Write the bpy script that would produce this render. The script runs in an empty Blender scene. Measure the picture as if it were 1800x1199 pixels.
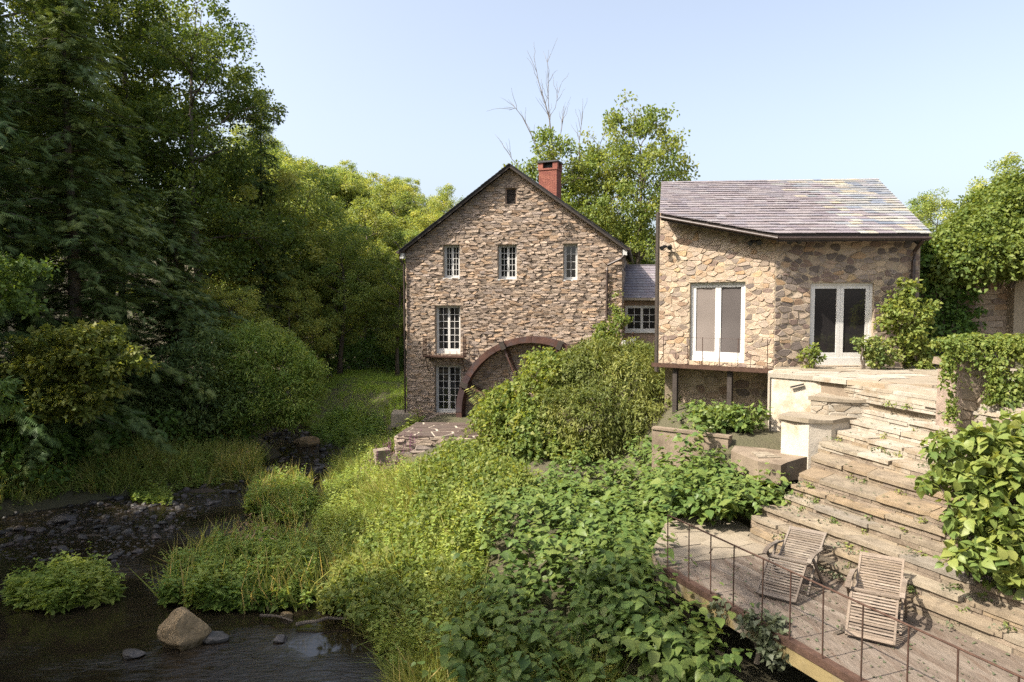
import bpy, math, random
import numpy as np
from mathutils import Vector, Matrix, noise

# ------------------------------------------------------------------ camera, sky, sun, exposure
SC = bpy.context.scene
CAM_Z = 7.0
PITCH = math.radians(2.86)
cam_data = bpy.data.cameras.new('camera')
cam_data.lens = 24.0
cam_data.sensor_width = 36.0
cam_data.clip_start = 0.1
cam_data.clip_end = 2000.0
cam = bpy.data.objects.new('camera', cam_data)
SC.collection.objects.link(cam)
cam.location = (0, 0, CAM_Z)
cam.rotation_euler = (math.pi / 2 - PITCH, 0, 0)
SC.camera = cam

SUN_TRAVEL = Vector((1.79, 0.67, -2.13)).normalized()
SUN_ELEV = math.asin(-SUN_TRAVEL.z)
SUN_ROT = math.atan2(-SUN_TRAVEL.x, -SUN_TRAVEL.y)
world = bpy.data.worlds.new('World')
SC.world = world
world.use_nodes = True
wn = world.node_tree
sky = wn.nodes.new('ShaderNodeTexSky')
sky.sky_type = 'NISHITA'
sky.sun_disc = False
sky.sun_elevation = SUN_ELEV
sky.sun_rotation = SUN_ROT
sky.air_density = 1.0
sky.dust_density = 5.0
sky.ozone_density = 1.0
bg = wn.nodes['Background']
bg.inputs['Strength'].default_value = 0.136
sky_tone = wn.nodes.new('ShaderNodeHueSaturation')   # a hazy summer sky: paler than clean air
sky_tone.inputs['Saturation'].default_value = 0.68
sky_tone.inputs['Value'].default_value = 1.0
wn.links.new(sky.outputs[0], sky_tone.inputs['Color'])
wn.links.new(sky_tone.outputs[0], bg.inputs['Color'])

sun_data = bpy.data.lights.new('sun', 'SUN')
sun_data.energy = 4.6
sun_data.angle = math.radians(0.55)
sun_data.color = (1.0, 0.92, 0.80)
sun = bpy.data.objects.new('sun', sun_data)
SC.collection.objects.link(sun)
sun.location = (-40, -15, 60)
sun.rotation_euler = SUN_TRAVEL.to_track_quat('-Z', 'Y').to_euler()

SC.view_settings.view_transform = 'Standard'
SC.view_settings.look = 'None'
SC.view_settings.exposure = 1.3
SC.view_settings.gamma = 1.0
SC.render.engine = 'CYCLES'
SC.cycles.use_denoising = False
SC.cycles.max_bounces = 7
SC.cycles.diffuse_bounces = 3
SC.cycles.glossy_bounces = 3
SC.cycles.transmission_bounces = 4
SC.cycles.sample_clamp_indirect = 4.0
SC.cycles.use_adaptive_sampling = True
SC.cycles.adaptive_threshold = 0.008

random.seed(7)
RNG = np.random.default_rng(7)
COL = SC.collection


def ray(u, v):
    x = (u - 900) / 1200
    y = -(v - 599.5) / 1200
    return (x, math.cos(PITCH) + y * math.sin(PITCH), -math.sin(PITCH) + y * math.cos(PITCH))


def at(u, v, Y):
    d = ray(u, v)
    t = Y / d[1]
    return Vector((d[0] * t, Y, CAM_Z + d[2] * t))


def atz(u, v, z):
    d = ray(u, v)
    t = (z - CAM_Z) / d[2]
    return Vector((d[0] * t, d[1] * t, z))


# ------------------------------------------------------------------ materials
def new_mat(name):
    m = bpy.data.materials.new(name)
    m.use_nodes = True
    nt = m.node_tree
    return m, nt, nt.nodes['Principled BSDF']


def ramp_node(nt, cols, interp='LINEAR'):
    r = nt.nodes.new('ShaderNodeValToRGB')
    r.color_ramp.interpolation = interp
    e = r.color_ramp.elements
    n = len(cols)
    while len(e) < n:
        e.new(0.5)
    for i, c in enumerate(cols):
        e[i].position = i / (n if interp == 'CONSTANT' else max(1, n - 1))
        e[i].color = (*c, 1)
    return r


def mixc(nt, fac, a, b, mode='MIX'):
    m = nt.nodes.new('ShaderNodeMix')
    m.data_type = 'RGBA'
    m.blend_type = mode
    for sock, val in ((m.inputs[0], fac), (m.inputs[6], a), (m.inputs[7], b)):
        if isinstance(val, (int, float)):
            sock.default_value = val
        elif isinstance(val, tuple):
            sock.default_value = (*val, 1)
        else:
            nt.links.new(val, sock)
    return m.outputs[2]


def noise_node(nt, scale, detail=4, rough=0.6, vec=None, dist=0.0):
    n = nt.nodes.new('ShaderNodeTexNoise')
    n.inputs['Scale'].default_value = scale
    n.inputs['Detail'].default_value = detail
    n.inputs['Roughness'].default_value = rough
    n.inputs['Distortion'].default_value = dist
    if vec is not None:
        nt.links.new(vec, n.inputs['Vector'])
    return n


def coords(nt, scale=(1, 1, 1), which='Object'):
    tc = nt.nodes.new('ShaderNodeTexCoord')
    mp = nt.nodes.new('ShaderNodeMapping')
    mp.inputs['Scale'].default_value = scale
    nt.links.new(tc.outputs[which], mp.inputs['Vector'])
    return mp.outputs['Vector']


def attr(nt, name='rnd'):
    a = nt.nodes.new('ShaderNodeAttribute')
    a.attribute_name = name
    return a.outputs['Fac']


def mapr(nt, val, a, b, c, d):
    m = nt.nodes.new('ShaderNodeMapRange')
    nt.links.new(val, m.inputs[0])
    for i, x in enumerate((a, b, c, d)):
        m.inputs[1 + i].default_value = x
    return m.outputs[0]


def bump(nt, p, height, strength, dist=0.02):
    b = nt.nodes.new('ShaderNodeBump')
    b.inputs['Strength'].default_value = strength
    b.inputs['Distance'].default_value = dist
    nt.links.new(height, b.inputs['Height'])
    nt.links.new(b.outputs[0], p.inputs['Normal'])


def surf_mat(name, cols, rough=0.85, nscale=6.0, namount=0.35, nscale2=None, bump_s=0.4, bump_d=0.02,
             stretch=(1, 1, 1), stain=None, stain_scale=0.6, stain_range=(0.52, 0.68), spec=0.25, interp='LINEAR', metal=0.0):
    """Piece-to-piece colour from the 'rnd' attribute, plus noise mottling, optional stains, fine relief."""
    m, nt, p = new_mat(name)
    v = coords(nt, stretch)
    r = ramp_node(nt, cols, interp)
    nt.links.new(attr(nt), r.inputs[0])
    n1 = noise_node(nt, nscale, 6, 0.65, v)
    k = mapr(nt, n1.outputs[0], 0.25, 0.75, 1 - namount, 1 + namount)
    kc = nt.nodes.new('ShaderNodeCombineColor')
    for i in range(3):
        nt.links.new(k, kc.inputs[i])
    c = mixc(nt, 1.0, r.outputs[0], kc.outputs[0], 'MULTIPLY')
    if stain is not None:
        n2 = noise_node(nt, stain_scale, 5, 0.7, v)
        f = mapr(nt, n2.outputs[0], stain_range[0], stain_range[1], 0, 0.8)
        c = mixc(nt, f, c, stain)
    nt.links.new(c, p.inputs['Base Color'])
    p.inputs['Roughness'].default_value = rough
    p.inputs['Specular IOR Level'].default_value = spec
    p.inputs['Metallic'].default_value = metal
    nb = noise_node(nt, nscale2 or nscale * 5, 6, 0.7, v)
    bump(nt, p, nb.outputs[0], bump_s, bump_d)
    return m


def leaf_mat(name, cols, trans=0.4, rough=0.52, tcol=None, spec=0.22):
    m, nt, p = new_mat(name)
    r = ramp_node(nt, cols)
    oi = nt.nodes.new('ShaderNodeObjectInfo')
    nt.links.new(attr(nt), r.inputs[0])
    hsv = nt.nodes.new('ShaderNodeHueSaturation')
    nt.links.new(mapr(nt, oi.outputs['Random'], 0, 1, 0.485, 0.512), hsv.inputs['Hue'])
    nt.links.new(mapr(nt, oi.outputs['Random'], 0, 1, 1.12, 0.88), hsv.inputs['Value'])
    nt.links.new(r.outputs[0], hsv.inputs['Color'])
    nt.links.new(hsv.outputs[0], p.inputs['Base Color'])
    p.inputs['Roughness'].default_value = rough
    p.inputs['Specular IOR Level'].default_value = spec
    tr = nt.nodes.new('ShaderNodeBsdfTranslucent')
    tc = mixc(nt, 1.0, hsv.outputs[0], tcol or (1.45, 1.35, 0.7), 'MULTIPLY')
    nt.links.new(tc, tr.inputs['Color'])
    mx = nt.nodes.new('ShaderNodeMixShader')
    mx.inputs[0].default_value = trans
    nt.links.new(p.outputs[0], mx.inputs[1])
    nt.links.new(tr.outputs[0], mx.inputs[2])
    nt.links.new(mx.outputs[0], nt.nodes['Material Output'].inputs['Surface'])
    return m


MT = {}
MT['mill_stone'] = surf_mat('mill_stone', [(0.163, 0.125, 0.099), (0.256, 0.199, 0.151), (0.313, 0.239, 0.178), (0.290, 0.233, 0.193), (0.338, 0.257, 0.188), (0.228, 0.183, 0.153),
                                           (0.369, 0.290, 0.224), (0.295, 0.208, 0.144), (0.344, 0.244, 0.162)], nscale=7, namount=.3, bump_s=.7, bump_d=.03, stretch=(1, 1, 2))
MT['mill_mortar'] = surf_mat('mill_mortar', [(0.257, 0.207, 0.162), (0.285, 0.234, 0.178)], nscale=5, bump_s=.8, bump_d=.03)
MT['annex_stone'] = surf_mat('annex_stone', [(0.116, 0.094, 0.081), (0.302, 0.233, 0.169), (0.325, 0.256, 0.189), (0.271, 0.199, 0.145), (0.349, 0.279, 0.210), (0.204, 0.166, 0.138), (0.355, 0.273, 0.187),
                                             (0.299, 0.239, 0.187), (0.291, 0.193, 0.111), (0.153, 0.110, 0.091), (0.398, 0.322, 0.242), (0.330, 0.240, 0.136)], nscale=6, namount=.28,
                             bump_s=.6, bump_d=.025)
MT['annex_mortar'] = surf_mat('annex_mortar', [(0.292, 0.236, 0.164), (0.314, 0.255, 0.182)], nscale=4, namount=.2, bump_s=.7, bump_d=.02)
MT['slate_purple'] = surf_mat('slate_purple', [(0.134, 0.115, 0.126), (0.176, 0.148, 0.156), (0.155, 0.141, 0.153), (0.197, 0.170, 0.170), (0.148, 0.123, 0.124), (0.218, 0.200, 0.203)], rough=.55,
                              nscale=9, namount=.25, bump_s=.3, spec=.5)
MT['slate_mixed'] = surf_mat('slate_mixed', [(0.116, 0.131, 0.163), (0.240, 0.229, 0.198), (0.147, 0.164, 0.198), (0.279, 0.270, 0.232), (0.194, 0.180, 0.206), (0.310, 0.270, 0.189), (0.163, 0.176, 0.202)],
                             rough=.5, nscale=9, namount=.2, bump_s=.3, spec=.5)
MT['slate_dark'] = surf_mat('slate_dark', [(0.025, 0.025, 0.028), (0.037, 0.035, 0.037)], rough=.6, nscale=5)
MT['dark_wood'] = surf_mat('dark_wood', [(.035, .028, .024), (.05, .04, .033)], rough=.7, nscale=4, stretch=(1, 1, 6))
MT['gutter'] = surf_mat('gutter', [(0.033, 0.021, 0.017), (0.044, 0.027, 0.021)], rough=.5, nscale=4, spec=.5)
MT['brick'] = surf_mat('brick', [(0.185, 0.065, 0.049), (0.246, 0.095, 0.065), (0.210, 0.073, 0.054)], nscale=14, namount=.25)
MT['white_paint'] = surf_mat('white_paint', [(0.515, 0.499, 0.468), (0.562, 0.546, 0.515)], rough=.5, nscale=3, namount=.08, bump_s=.1, stain=(0.390, 0.343, 0.281), stain_range=(.62, .8), spec=.4)
MT['grey_paint'] = surf_mat('grey_paint', [(.42, .42, .40), (.48, .47, .45)], rough=.55, nscale=4, namount=.12, bump_s=.2)
MT['rust'] = surf_mat('rust', [(0.044, 0.026, 0.018), (0.065, 0.036, 0.025), (0.055, 0.030, 0.023)], rough=.85, nscale=9, namount=.45, bump_s=.5)
MT['wheel_rust'] = surf_mat('wheel_rust', [(0.060, 0.030, 0.022), (0.080, 0.041, 0.031), (0.049, 0.031, 0.031)], rough=.8, nscale=3, namount=.4, bump_s=.5, stain=(0.055, 0.050, 0.055), stain_scale=1.4)
MT['whitewash'] = surf_mat('whitewash', [(0.365, 0.330, 0.272), (0.431, 0.385, 0.318), (0.391, 0.342, 0.272)], nscale=2.5, namount=.2, bump_s=.5, stain=(0.261, 0.186, 0.110), stain_scale=1.3, stain_range=(.48, .66))
MT['step_stone'] = surf_mat('step_stone', [(0.156, 0.125, 0.087), (0.201, 0.167, 0.123), (0.180, 0.135, 0.087), (0.230, 0.199, 0.150), (0.211, 0.157, 0.098), (0.171, 0.151, 0.123)], nscale=3.5, namount=.3,
                            bump_s=.6, stain=(0.101, 0.081, 0.060), stain_scale=2.1)
MT['step_pale'] = surf_mat('step_pale', [(0.253, 0.223, 0.178), (0.303, 0.273, 0.227), (0.232, 0.194, 0.145), (0.323, 0.298, 0.249), (0.268, 0.212, 0.150)], nscale=3.0, namount=.22, bump_s=.5,
                           stain=(0.181, 0.130, 0.076), stain_scale=1.8, stain_range=(.5, .68))
MT['step_riser'] = surf_mat('step_riser', [(.13, .10, .072), (.18, .14, .10), (.15, .12, .092), (.21, .165, .12)], nscale=4, namount=.35, bump_s=.7, stain=(.24, .20, .15), stain_scale=2.4)
MT['soil'] = surf_mat('soil', [(0.049, 0.036, 0.025), (0.064, 0.049, 0.034)], nscale=3, namount=.4, bump_s=.8)
MT['concrete_brown'] = surf_mat('concrete_brown', [(0.169, 0.132, 0.095), (0.208, 0.165, 0.121)], nscale=2, namount=.3, bump_s=.6, stain=(0.098, 0.073, 0.051), stain_scale=1.2)
MT['flag_dark'] = surf_mat('flag_dark', [(0.065, 0.046, 0.038), (0.086, 0.063, 0.052), (0.076, 0.059, 0.050)], nscale=4, namount=.25, bump_s=.3)
MT['flag_joint'] = surf_mat('flag_joint', [(0.356, 0.300, 0.237), (0.388, 0.330, 0.266)], nscale=6, namount=.2)
MT['flag_pale'] = surf_mat('flag_pale', [(0.197, 0.163, 0.120), (0.227, 0.192, 0.143), (0.183, 0.153, 0.115)], nscale=3, namount=.28, bump_s=.5, stain=(0.128, 0.104, 0.069), stain_scale=1.5)
MT['deck_wood'] = surf_mat('deck_wood', [(0.128, 0.101, 0.077), (0.155, 0.126, 0.100), (0.112, 0.086, 0.066), (0.176, 0.146, 0.118)], rough=.8, nscale=5, namount=.35, stretch=(9, 1, 1),
                           bump_s=.5, stain=(0.091, 0.058, 0.039), stain_scale=.8)
MT['teak'] = surf_mat('teak', [(0.127, 0.103, 0.082), (0.164, 0.136, 0.110), (0.111, 0.086, 0.066), (0.180, 0.154, 0.125)], rough=.75, nscale=7, namount=.3, stretch=(1, 4, 4), bump_s=.4)
MT['teak_brown'] = surf_mat('teak_brown', [(.15, .115, .085), (.19, .15, .115), (.13, .10, .075), (.21, .17, .135)], rough=.75, nscale=7, namount=.35, stretch=(1, 4, 4), bump_s=.4)
MT['yellow_board'] = surf_mat('yellow_board', [(0.180, 0.137, 0.059), (0.166, 0.129, 0.068)], nscale=2, namount=.3, stain=(0.151, 0.137, 0.122), stain_scale=1.5)
MT['pale_wood'] = surf_mat('pale_wood', [(0.252, 0.209, 0.154), (0.300, 0.255, 0.198)], nscale=4, stretch=(4, 4, 1))
MT['siding'] = surf_mat('siding', [(.24, .17, .13), (.28, .20, .15)], nscale=3, stretch=(1, 1, 5))
MT['bark'] = surf_mat('bark', [(.10, .08, .06), (.14, .115, .09)], nscale=4, namount=.45, bump_s=.9, bump_d=.05, stretch=(2, 2, .5))
MT['bark_pale'] = surf_mat('bark_pale', [(0.126, 0.106, 0.085), (0.151, 0.126, 0.104)], nscale=4, namount=.3)
MT['stem'] = surf_mat('stem', [(.14, .15, .05), (.2, .14, .07)], nscale=5)
MT['boulder'] = surf_mat('boulder', [(0.270, 0.192, 0.109), (0.300, 0.217, 0.123)], nscale=3.5, namount=.35, bump_s=.9, bump_d=.04, stain=(0.165, 0.121, 0.067), stain_scale=1.6)
MT['river_stone'] = surf_mat('river_stone', [(0.024, 0.022, 0.020), (0.038, 0.034, 0.030), (0.048, 0.040, 0.035), (0.031, 0.029, 0.029), (0.058, 0.043, 0.036)], rough=.5, nscale=6, spec=.5)
MT['lamp_black'] = surf_mat('lamp_black', [(.02, .02, .02), (.03, .03, .03)], rough=.4)
MT['rubble'] = surf_mat('rubble', [(.21, .16, .13), (.30, .24, .19), (.26, .20, .16), (.35, .28, .22), (.23, .19, .17)], nscale=6, bump_s=.7)


def wet_band(m, top, fade):
    """Darkens and glosses the part of a stone that the stream keeps wet."""
    nt = m.node_tree
    p = nt.nodes['Principled BSDF']
    geo = nt.nodes.new('ShaderNodeNewGeometry')
    sep = nt.nodes.new('ShaderNodeSeparateXYZ')
    nt.links.new(geo.outputs['Position'], sep.inputs[0])
    n = noise_node(nt, 6, 3, .6, geo.outputs['Position'])
    add = nt.nodes.new('ShaderNodeMath')
    add.operation = 'MULTIPLY_ADD'
    nt.links.new(n.outputs[0], add.inputs[0])
    add.inputs[1].default_value = -.10
    nt.links.new(sep.outputs['Z'], add.inputs[2])
    wet = mapr(nt, add.outputs[0], top - .05, top + fade - .05, 1, 0)
    src = p.inputs['Base Color'].links[0].from_socket
    dark = mixc(nt, 1.0, src, (.30, .30, .26), 'MULTIPLY')
    nt.links.new(mixc(nt, wet, src, dark), p.inputs['Base Color'])
    nt.links.new(mapr(nt, wet, 0, 1, .85, .2), p.inputs['Roughness'])


wet_band(MT['boulder'], .10, .07)


def glass_mat(name, base, rough, spec=.6):
    m, nt, p = new_mat(name)
    n = noise_node(nt, .7, 2, .5, coords(nt))
    r = ramp_node(nt, [tuple(c * .6 for c in base), tuple(c * 1.4 for c in base)])
    nt.links.new(n.outputs[0], r.inputs[0])
    nt.links.new(r.outputs[0], p.inputs['Base Color'])
    p.inputs['Roughness'].default_value = rough
    p.inputs['Specular IOR Level'].default_value = spec
    return m


MT['glass'] = glass_mat('glass', (.012, .012, .013), .03)
MT['door_glass'] = glass_mat('door_glass', (.02, .018, .018), .05)
MT['insect_screen'] = glass_mat('insect_screen', (.085, .075, .072), .12, .5)
MT['blind'] = glass_mat('blind', (.17, .145, .13), .2, .5)

MT['leaf_tree'] = leaf_mat('leaf_tree', [(0.096, 0.148, 0.037), (0.175, 0.234, 0.060), (0.268, 0.307, 0.069), (0.377, 0.367, 0.099)], .42)
MT['leaf_bright'] = leaf_mat('leaf_bright', [(0.106, 0.162, 0.040), (0.177, 0.218, 0.051), (0.269, 0.271, 0.066)], .45)
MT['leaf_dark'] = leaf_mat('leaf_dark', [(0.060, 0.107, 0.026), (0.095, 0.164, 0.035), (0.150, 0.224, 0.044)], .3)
MT['hemlock'] = leaf_mat('hemlock', [(0.057, 0.100, 0.039), (0.090, 0.144, 0.047), (0.142, 0.193, 0.055), (0.214, 0.243, 0.072)], .22)
MT['knotweed'] = leaf_mat('knotweed', [(0.070, 0.122, 0.033), (0.110, 0.165, 0.044), (0.160, 0.206, 0.052), (0.219, 0.241, 0.067)], .36, rough=.42)
MT['vine'] = leaf_mat('vine', [(0.073, 0.115, 0.036), (0.127, 0.176, 0.050), (0.192, 0.224, 0.065), (0.273, 0.279, 0.082)], .38)
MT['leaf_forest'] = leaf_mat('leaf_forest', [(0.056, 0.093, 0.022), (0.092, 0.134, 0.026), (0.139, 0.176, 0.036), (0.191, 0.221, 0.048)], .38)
MT['weeping_leaf'] = leaf_mat('weeping_leaf', [(0.061, 0.083, 0.022), (0.105, 0.129, 0.030), (0.154, 0.175, 0.042), (0.208, 0.222, 0.060)], .36)
MT['grass'] = leaf_mat('grass', [(0.150, 0.210, 0.048), (0.239, 0.282, 0.067), (0.351, 0.348, 0.102), (0.551, 0.420, 0.175)], .4)
MT['meadow'] = leaf_mat('meadow', [(0.161, 0.280, 0.049), (0.244, 0.352, 0.058), (0.327, 0.389, 0.074)], .4)
MT['weed'] = leaf_mat('weed', [(0.100, 0.180, 0.040), (0.158, 0.243, 0.052), (0.228, 0.296, 0.067), (0.306, 0.337, 0.087)], .4)
MT['seed_head'] = leaf_mat('seed_head', [(0.252, 0.175, 0.091), (0.294, 0.217, 0.119)], .3)
MT['flower_pink'] = leaf_mat('flower_pink', [(0.180, 0.078, 0.132), (0.216, 0.102, 0.144)], .3, tcol=(0.720, 0.540, 0.660))
MT['dry_leaf'] = leaf_mat('dry_leaf', [(0.078, 0.090, 0.049), (0.102, 0.116, 0.070), (0.072, 0.098, 0.042)], .2)


def ground_mat():
    m, nt, p = new_mat('ground_soil')
    v = coords(nt)
    n = noise_node(nt, .5, 6, .7, v)
    r = ramp_node(nt, [(.045, .042, .022), (.075, .062, .036), (.06, .06, .026), (.095, .075, .048)])
    nt.links.new(n.outputs[0], r.inputs[0])
    nt.links.new(r.outputs[0], p.inputs['Base Color'])
    p.inputs['Roughness'].default_value = .95
    nb = noise_node(nt, 5, 6, .7, v)
    bump(nt, p, nb.outputs[0], 1.0, .1)
    return m


MT['ground'] = ground_mat()


def water_mat():
    m, nt, p = new_mat('stream_water')
    v = coords(nt)
    n0 = noise_node(nt, .35, 3, .6, v)
    r = ramp_node(nt, [(.009, .007, .0045), (.018, .0135, .0085), (.028, .020, .012)])
    nt.links.new(n0.outputs[0], r.inputs[0])
    nt.links.new(r.outputs[0], p.inputs['Base Color'])
    p.inputs['Roughness'].default_value = .04
    p.inputs['IOR'].default_value = 1.5
    p.inputs['Specular IOR Level'].default_value = .5
    mp = coords(nt, (1.6, 4.2, 1))
    nb = noise_node(nt, 1.8, 6, .62, mp, .9)
    # riffles are rough in patches, calm elsewhere
    big = noise_node(nt, .30, 3, .5, v)
    k = mapr(nt, big.outputs[0], .44, .60, .03, 1.0)
    mul = nt.nodes.new('ShaderNodeMath')
    mul.operation = 'MULTIPLY'
    nt.links.new(nb.outputs[0], mul.inputs[0])
    nt.links.new(k, mul.inputs[1])
    bump(nt, p, mul.outputs[0], .5, .12)
    return m


MT['water'] = water_mat()


# ------------------------------------------------------------------ object helpers
def tag(o, label=None, cat=None, group=None, kind=None):
    for k, v in (('label', label), ('category', cat), ('group', group), ('kind', kind)):
        if v:
            o[k] = v
    return o


def empty(name, loc, rz=0.0, label=None, cat=None, group=None):
    o = bpy.data.objects.new(name, None)
    COL.objects.link(o)
    o.empty_display_size = .3
    o.location = loc
    o.rotation_euler = (0, 0, rz)
    return tag(o, label, cat, group)


def link(name, me, parent=None, loc=None):
    o = bpy.data.objects.new(name, me)
    COL.objects.link(o)
    if parent:
        o.parent = parent
    if loc is not None:
        o.location = loc
    return o


def copy_tree(o, parent=None):
    c = o.copy()
    COL.objects.link(c)
    c.parent = parent
    for ch in o.children:
        copy_tree(ch, c)
    return c


def mesh_np(name, V, T, rnd, mat, smooth=False):
    me = bpy.data.meshes.new(name)
    n, m = len(V), len(T)
    me.vertices.add(n)
    me.vertices.foreach_set('co', np.ascontiguousarray(V, np.float32).ravel())
    me.loops.add(m * 3)
    me.loops.foreach_set('vertex_index', np.ascontiguousarray(T, np.int32).ravel())
    me.polygons.add(m)
    me.polygons.foreach_set('loop_start', np.arange(0, m * 3, 3, dtype=np.int32))
    if smooth:
        me.polygons.foreach_set('use_smooth', np.ones(m, bool))
    a = me.attributes.new('rnd', 'FLOAT', 'POINT')
    a.data.foreach_set('value', np.ascontiguousarray(rnd, np.float32))
    me.materials.append(MT[mat])
    me.update()
    me.validate()
    return me


class MB:
    """Collects polygons; build() links them as one mesh object."""

    def __init__(self):
        self.v, self.f, self.r = [], [], []

    def poly(self, verts, faces, r=None):
        r = random.random() if r is None else r
        o = len(self.v)
        self.v += [tuple(p) for p in verts]
        self.f += [tuple(i + o for i in f) for f in faces]
        self.r += [r] * len(verts)
        return self

    def box(self, x0, x1, y0, y1, z0, z1, r=None, M=None, jit=0.0):
        vs = [Vector((x, y, z)) for z in (z0, z1) for y in (y0, y1) for x in (x0, x1)]
        if jit:
            vs = [v + Vector((random.uniform(-jit, jit), random.uniform(-jit, jit), random.uniform(-jit, jit))) for v in vs]
        if M is not None:
            vs = [M @ v for v in vs]
        return self.poly(vs, [(0, 2, 3, 1), (4, 5, 7, 6), (0, 1, 5, 4), (2, 6, 7, 3), (0, 4, 6, 2), (1, 3, 7, 5)], r)

    def bar(self, a, b, w, h=None, r=None, up=(0, 0, 1)):
        """Rectangular bar from a to b."""
        a, b = Vector(a), Vector(b)
        h = h or w
        d = (b - a)
        L = d.length
        d.normalize()
        u = Vector(up)
        if abs(d.dot(u)) > .98:
            u = Vector((0, 1, 0))
        s = d.cross(u).normalized()
        t = s.cross(d)
        M = Matrix((s, d, t)).transposed().to_4x4()
        M.translation = a
        return self.box(-w / 2, w / 2, 0, L, -h / 2, h / 2, r, M)

    def tube(self, pts, rad, n=8, r=None, cap=True):
        pts = [Vector(p) for p in pts]
        if not isinstance(rad, (list, tuple)):
            rad = [rad] * len(pts)
        vs, fs = [], []
        for i, p in enumerate(pts):
            d = (pts[min(i + 1, len(pts) - 1)] - pts[max(i - 1, 0)])
            if d.length < 1e-6:
                d = Vector((0, 0, 1))
            d.normalize()
            u = Vector((0, 0, 1)) if abs(d.z) < .9 else Vector((1, 0, 0))
            s = d.cross(u).normalized()
            t = s.cross(d)
            for k in range(n):
                a = 2 * math.pi * k / n
                vs.append(p + (s * math.cos(a) + t * math.sin(a)) * rad[i])
        for i in range(len(pts) - 1):
            for k in range(n):
                k2 = (k + 1) % n
                fs.append((i * n + k, i * n + k2, (i + 1) * n + k2, (i + 1) * n + k))
        if cap:
            fs.append(tuple(reversed(range(n))))
            fs.append(tuple((len(pts) - 1) * n + k for k in range(n)))
        return self.poly(vs, fs, r)

    def prism(self, outline, z0, z1, r=None):
        """Vertical prism over a counter-clockwise (x, y) outline; z0/z1 numbers or functions of (x, y)."""
        n = len(outline)
        f0 = z0 if callable(z0) else (lambda x, y: z0)
        f1 = z1 if callable(z1) else (lambda x, y: z1)
        vs = [(x, y, f0(x, y)) for x, y in outline] + [(x, y, f1(x, y)) for x, y in outline]
        fs = [tuple(reversed(range(n))), tuple(range(n, 2 * n))]
        fs += [(i, (i + 1) % n, n + (i + 1) % n, n + i) for i in range(n)]
        return self.poly(vs, fs, r)

    def mesh(self, name, mat, smooth=False):
        me = bpy.data.meshes.new(name)
        me.from_pydata(self.v, [], self.f)
        a = me.attributes.new('rnd', 'FLOAT', 'POINT')
        a.data.foreach_set('value', np.array(self.r, np.float32))
        me.materials.append(MT[mat])
        if smooth:
            me.polygons.foreach_set('use_smooth', [True] * len(me.polygons))
        me.update()
        return me

    def build(self, name, mat, parent=None, loc=None, smooth=False):
        return link(name, self.mesh(name, mat, smooth), parent, loc)


# ------------------------------------------------------------------ stone-laying: irregular cells clipped to a wall face
def clip_half(poly, a, b, c):
    """Keep the part of a 2-D polygon where a*x + b*y <= c."""
    out = []
    n = len(poly)
    for i in range(n):
        p, q = poly[i], poly[(i + 1) % n]
        dp = a * p[0] + b * p[1] - c
        dq = a * q[0] + b * q[1] - c
        if dp <= 0:
            out.append(p)
        if (dp < 0 < dq) or (dq < 0 < dp):
            t = dp / (dp - dq)
            out.append((p[0] + (q[0] - p[0]) * t, p[1] + (q[1] - p[1]) * t))
    return out


def poly_area(p):
    return .5 * sum(p[i][0] * p[(i + 1) % len(p)][1] - p[(i + 1) % len(p)][0] * p[i][1] for i in range(len(p)))


def poly_center(p):
    return (sum(a for a, _ in p) / len(p), sum(b for _, b in p) / len(p))


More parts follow.
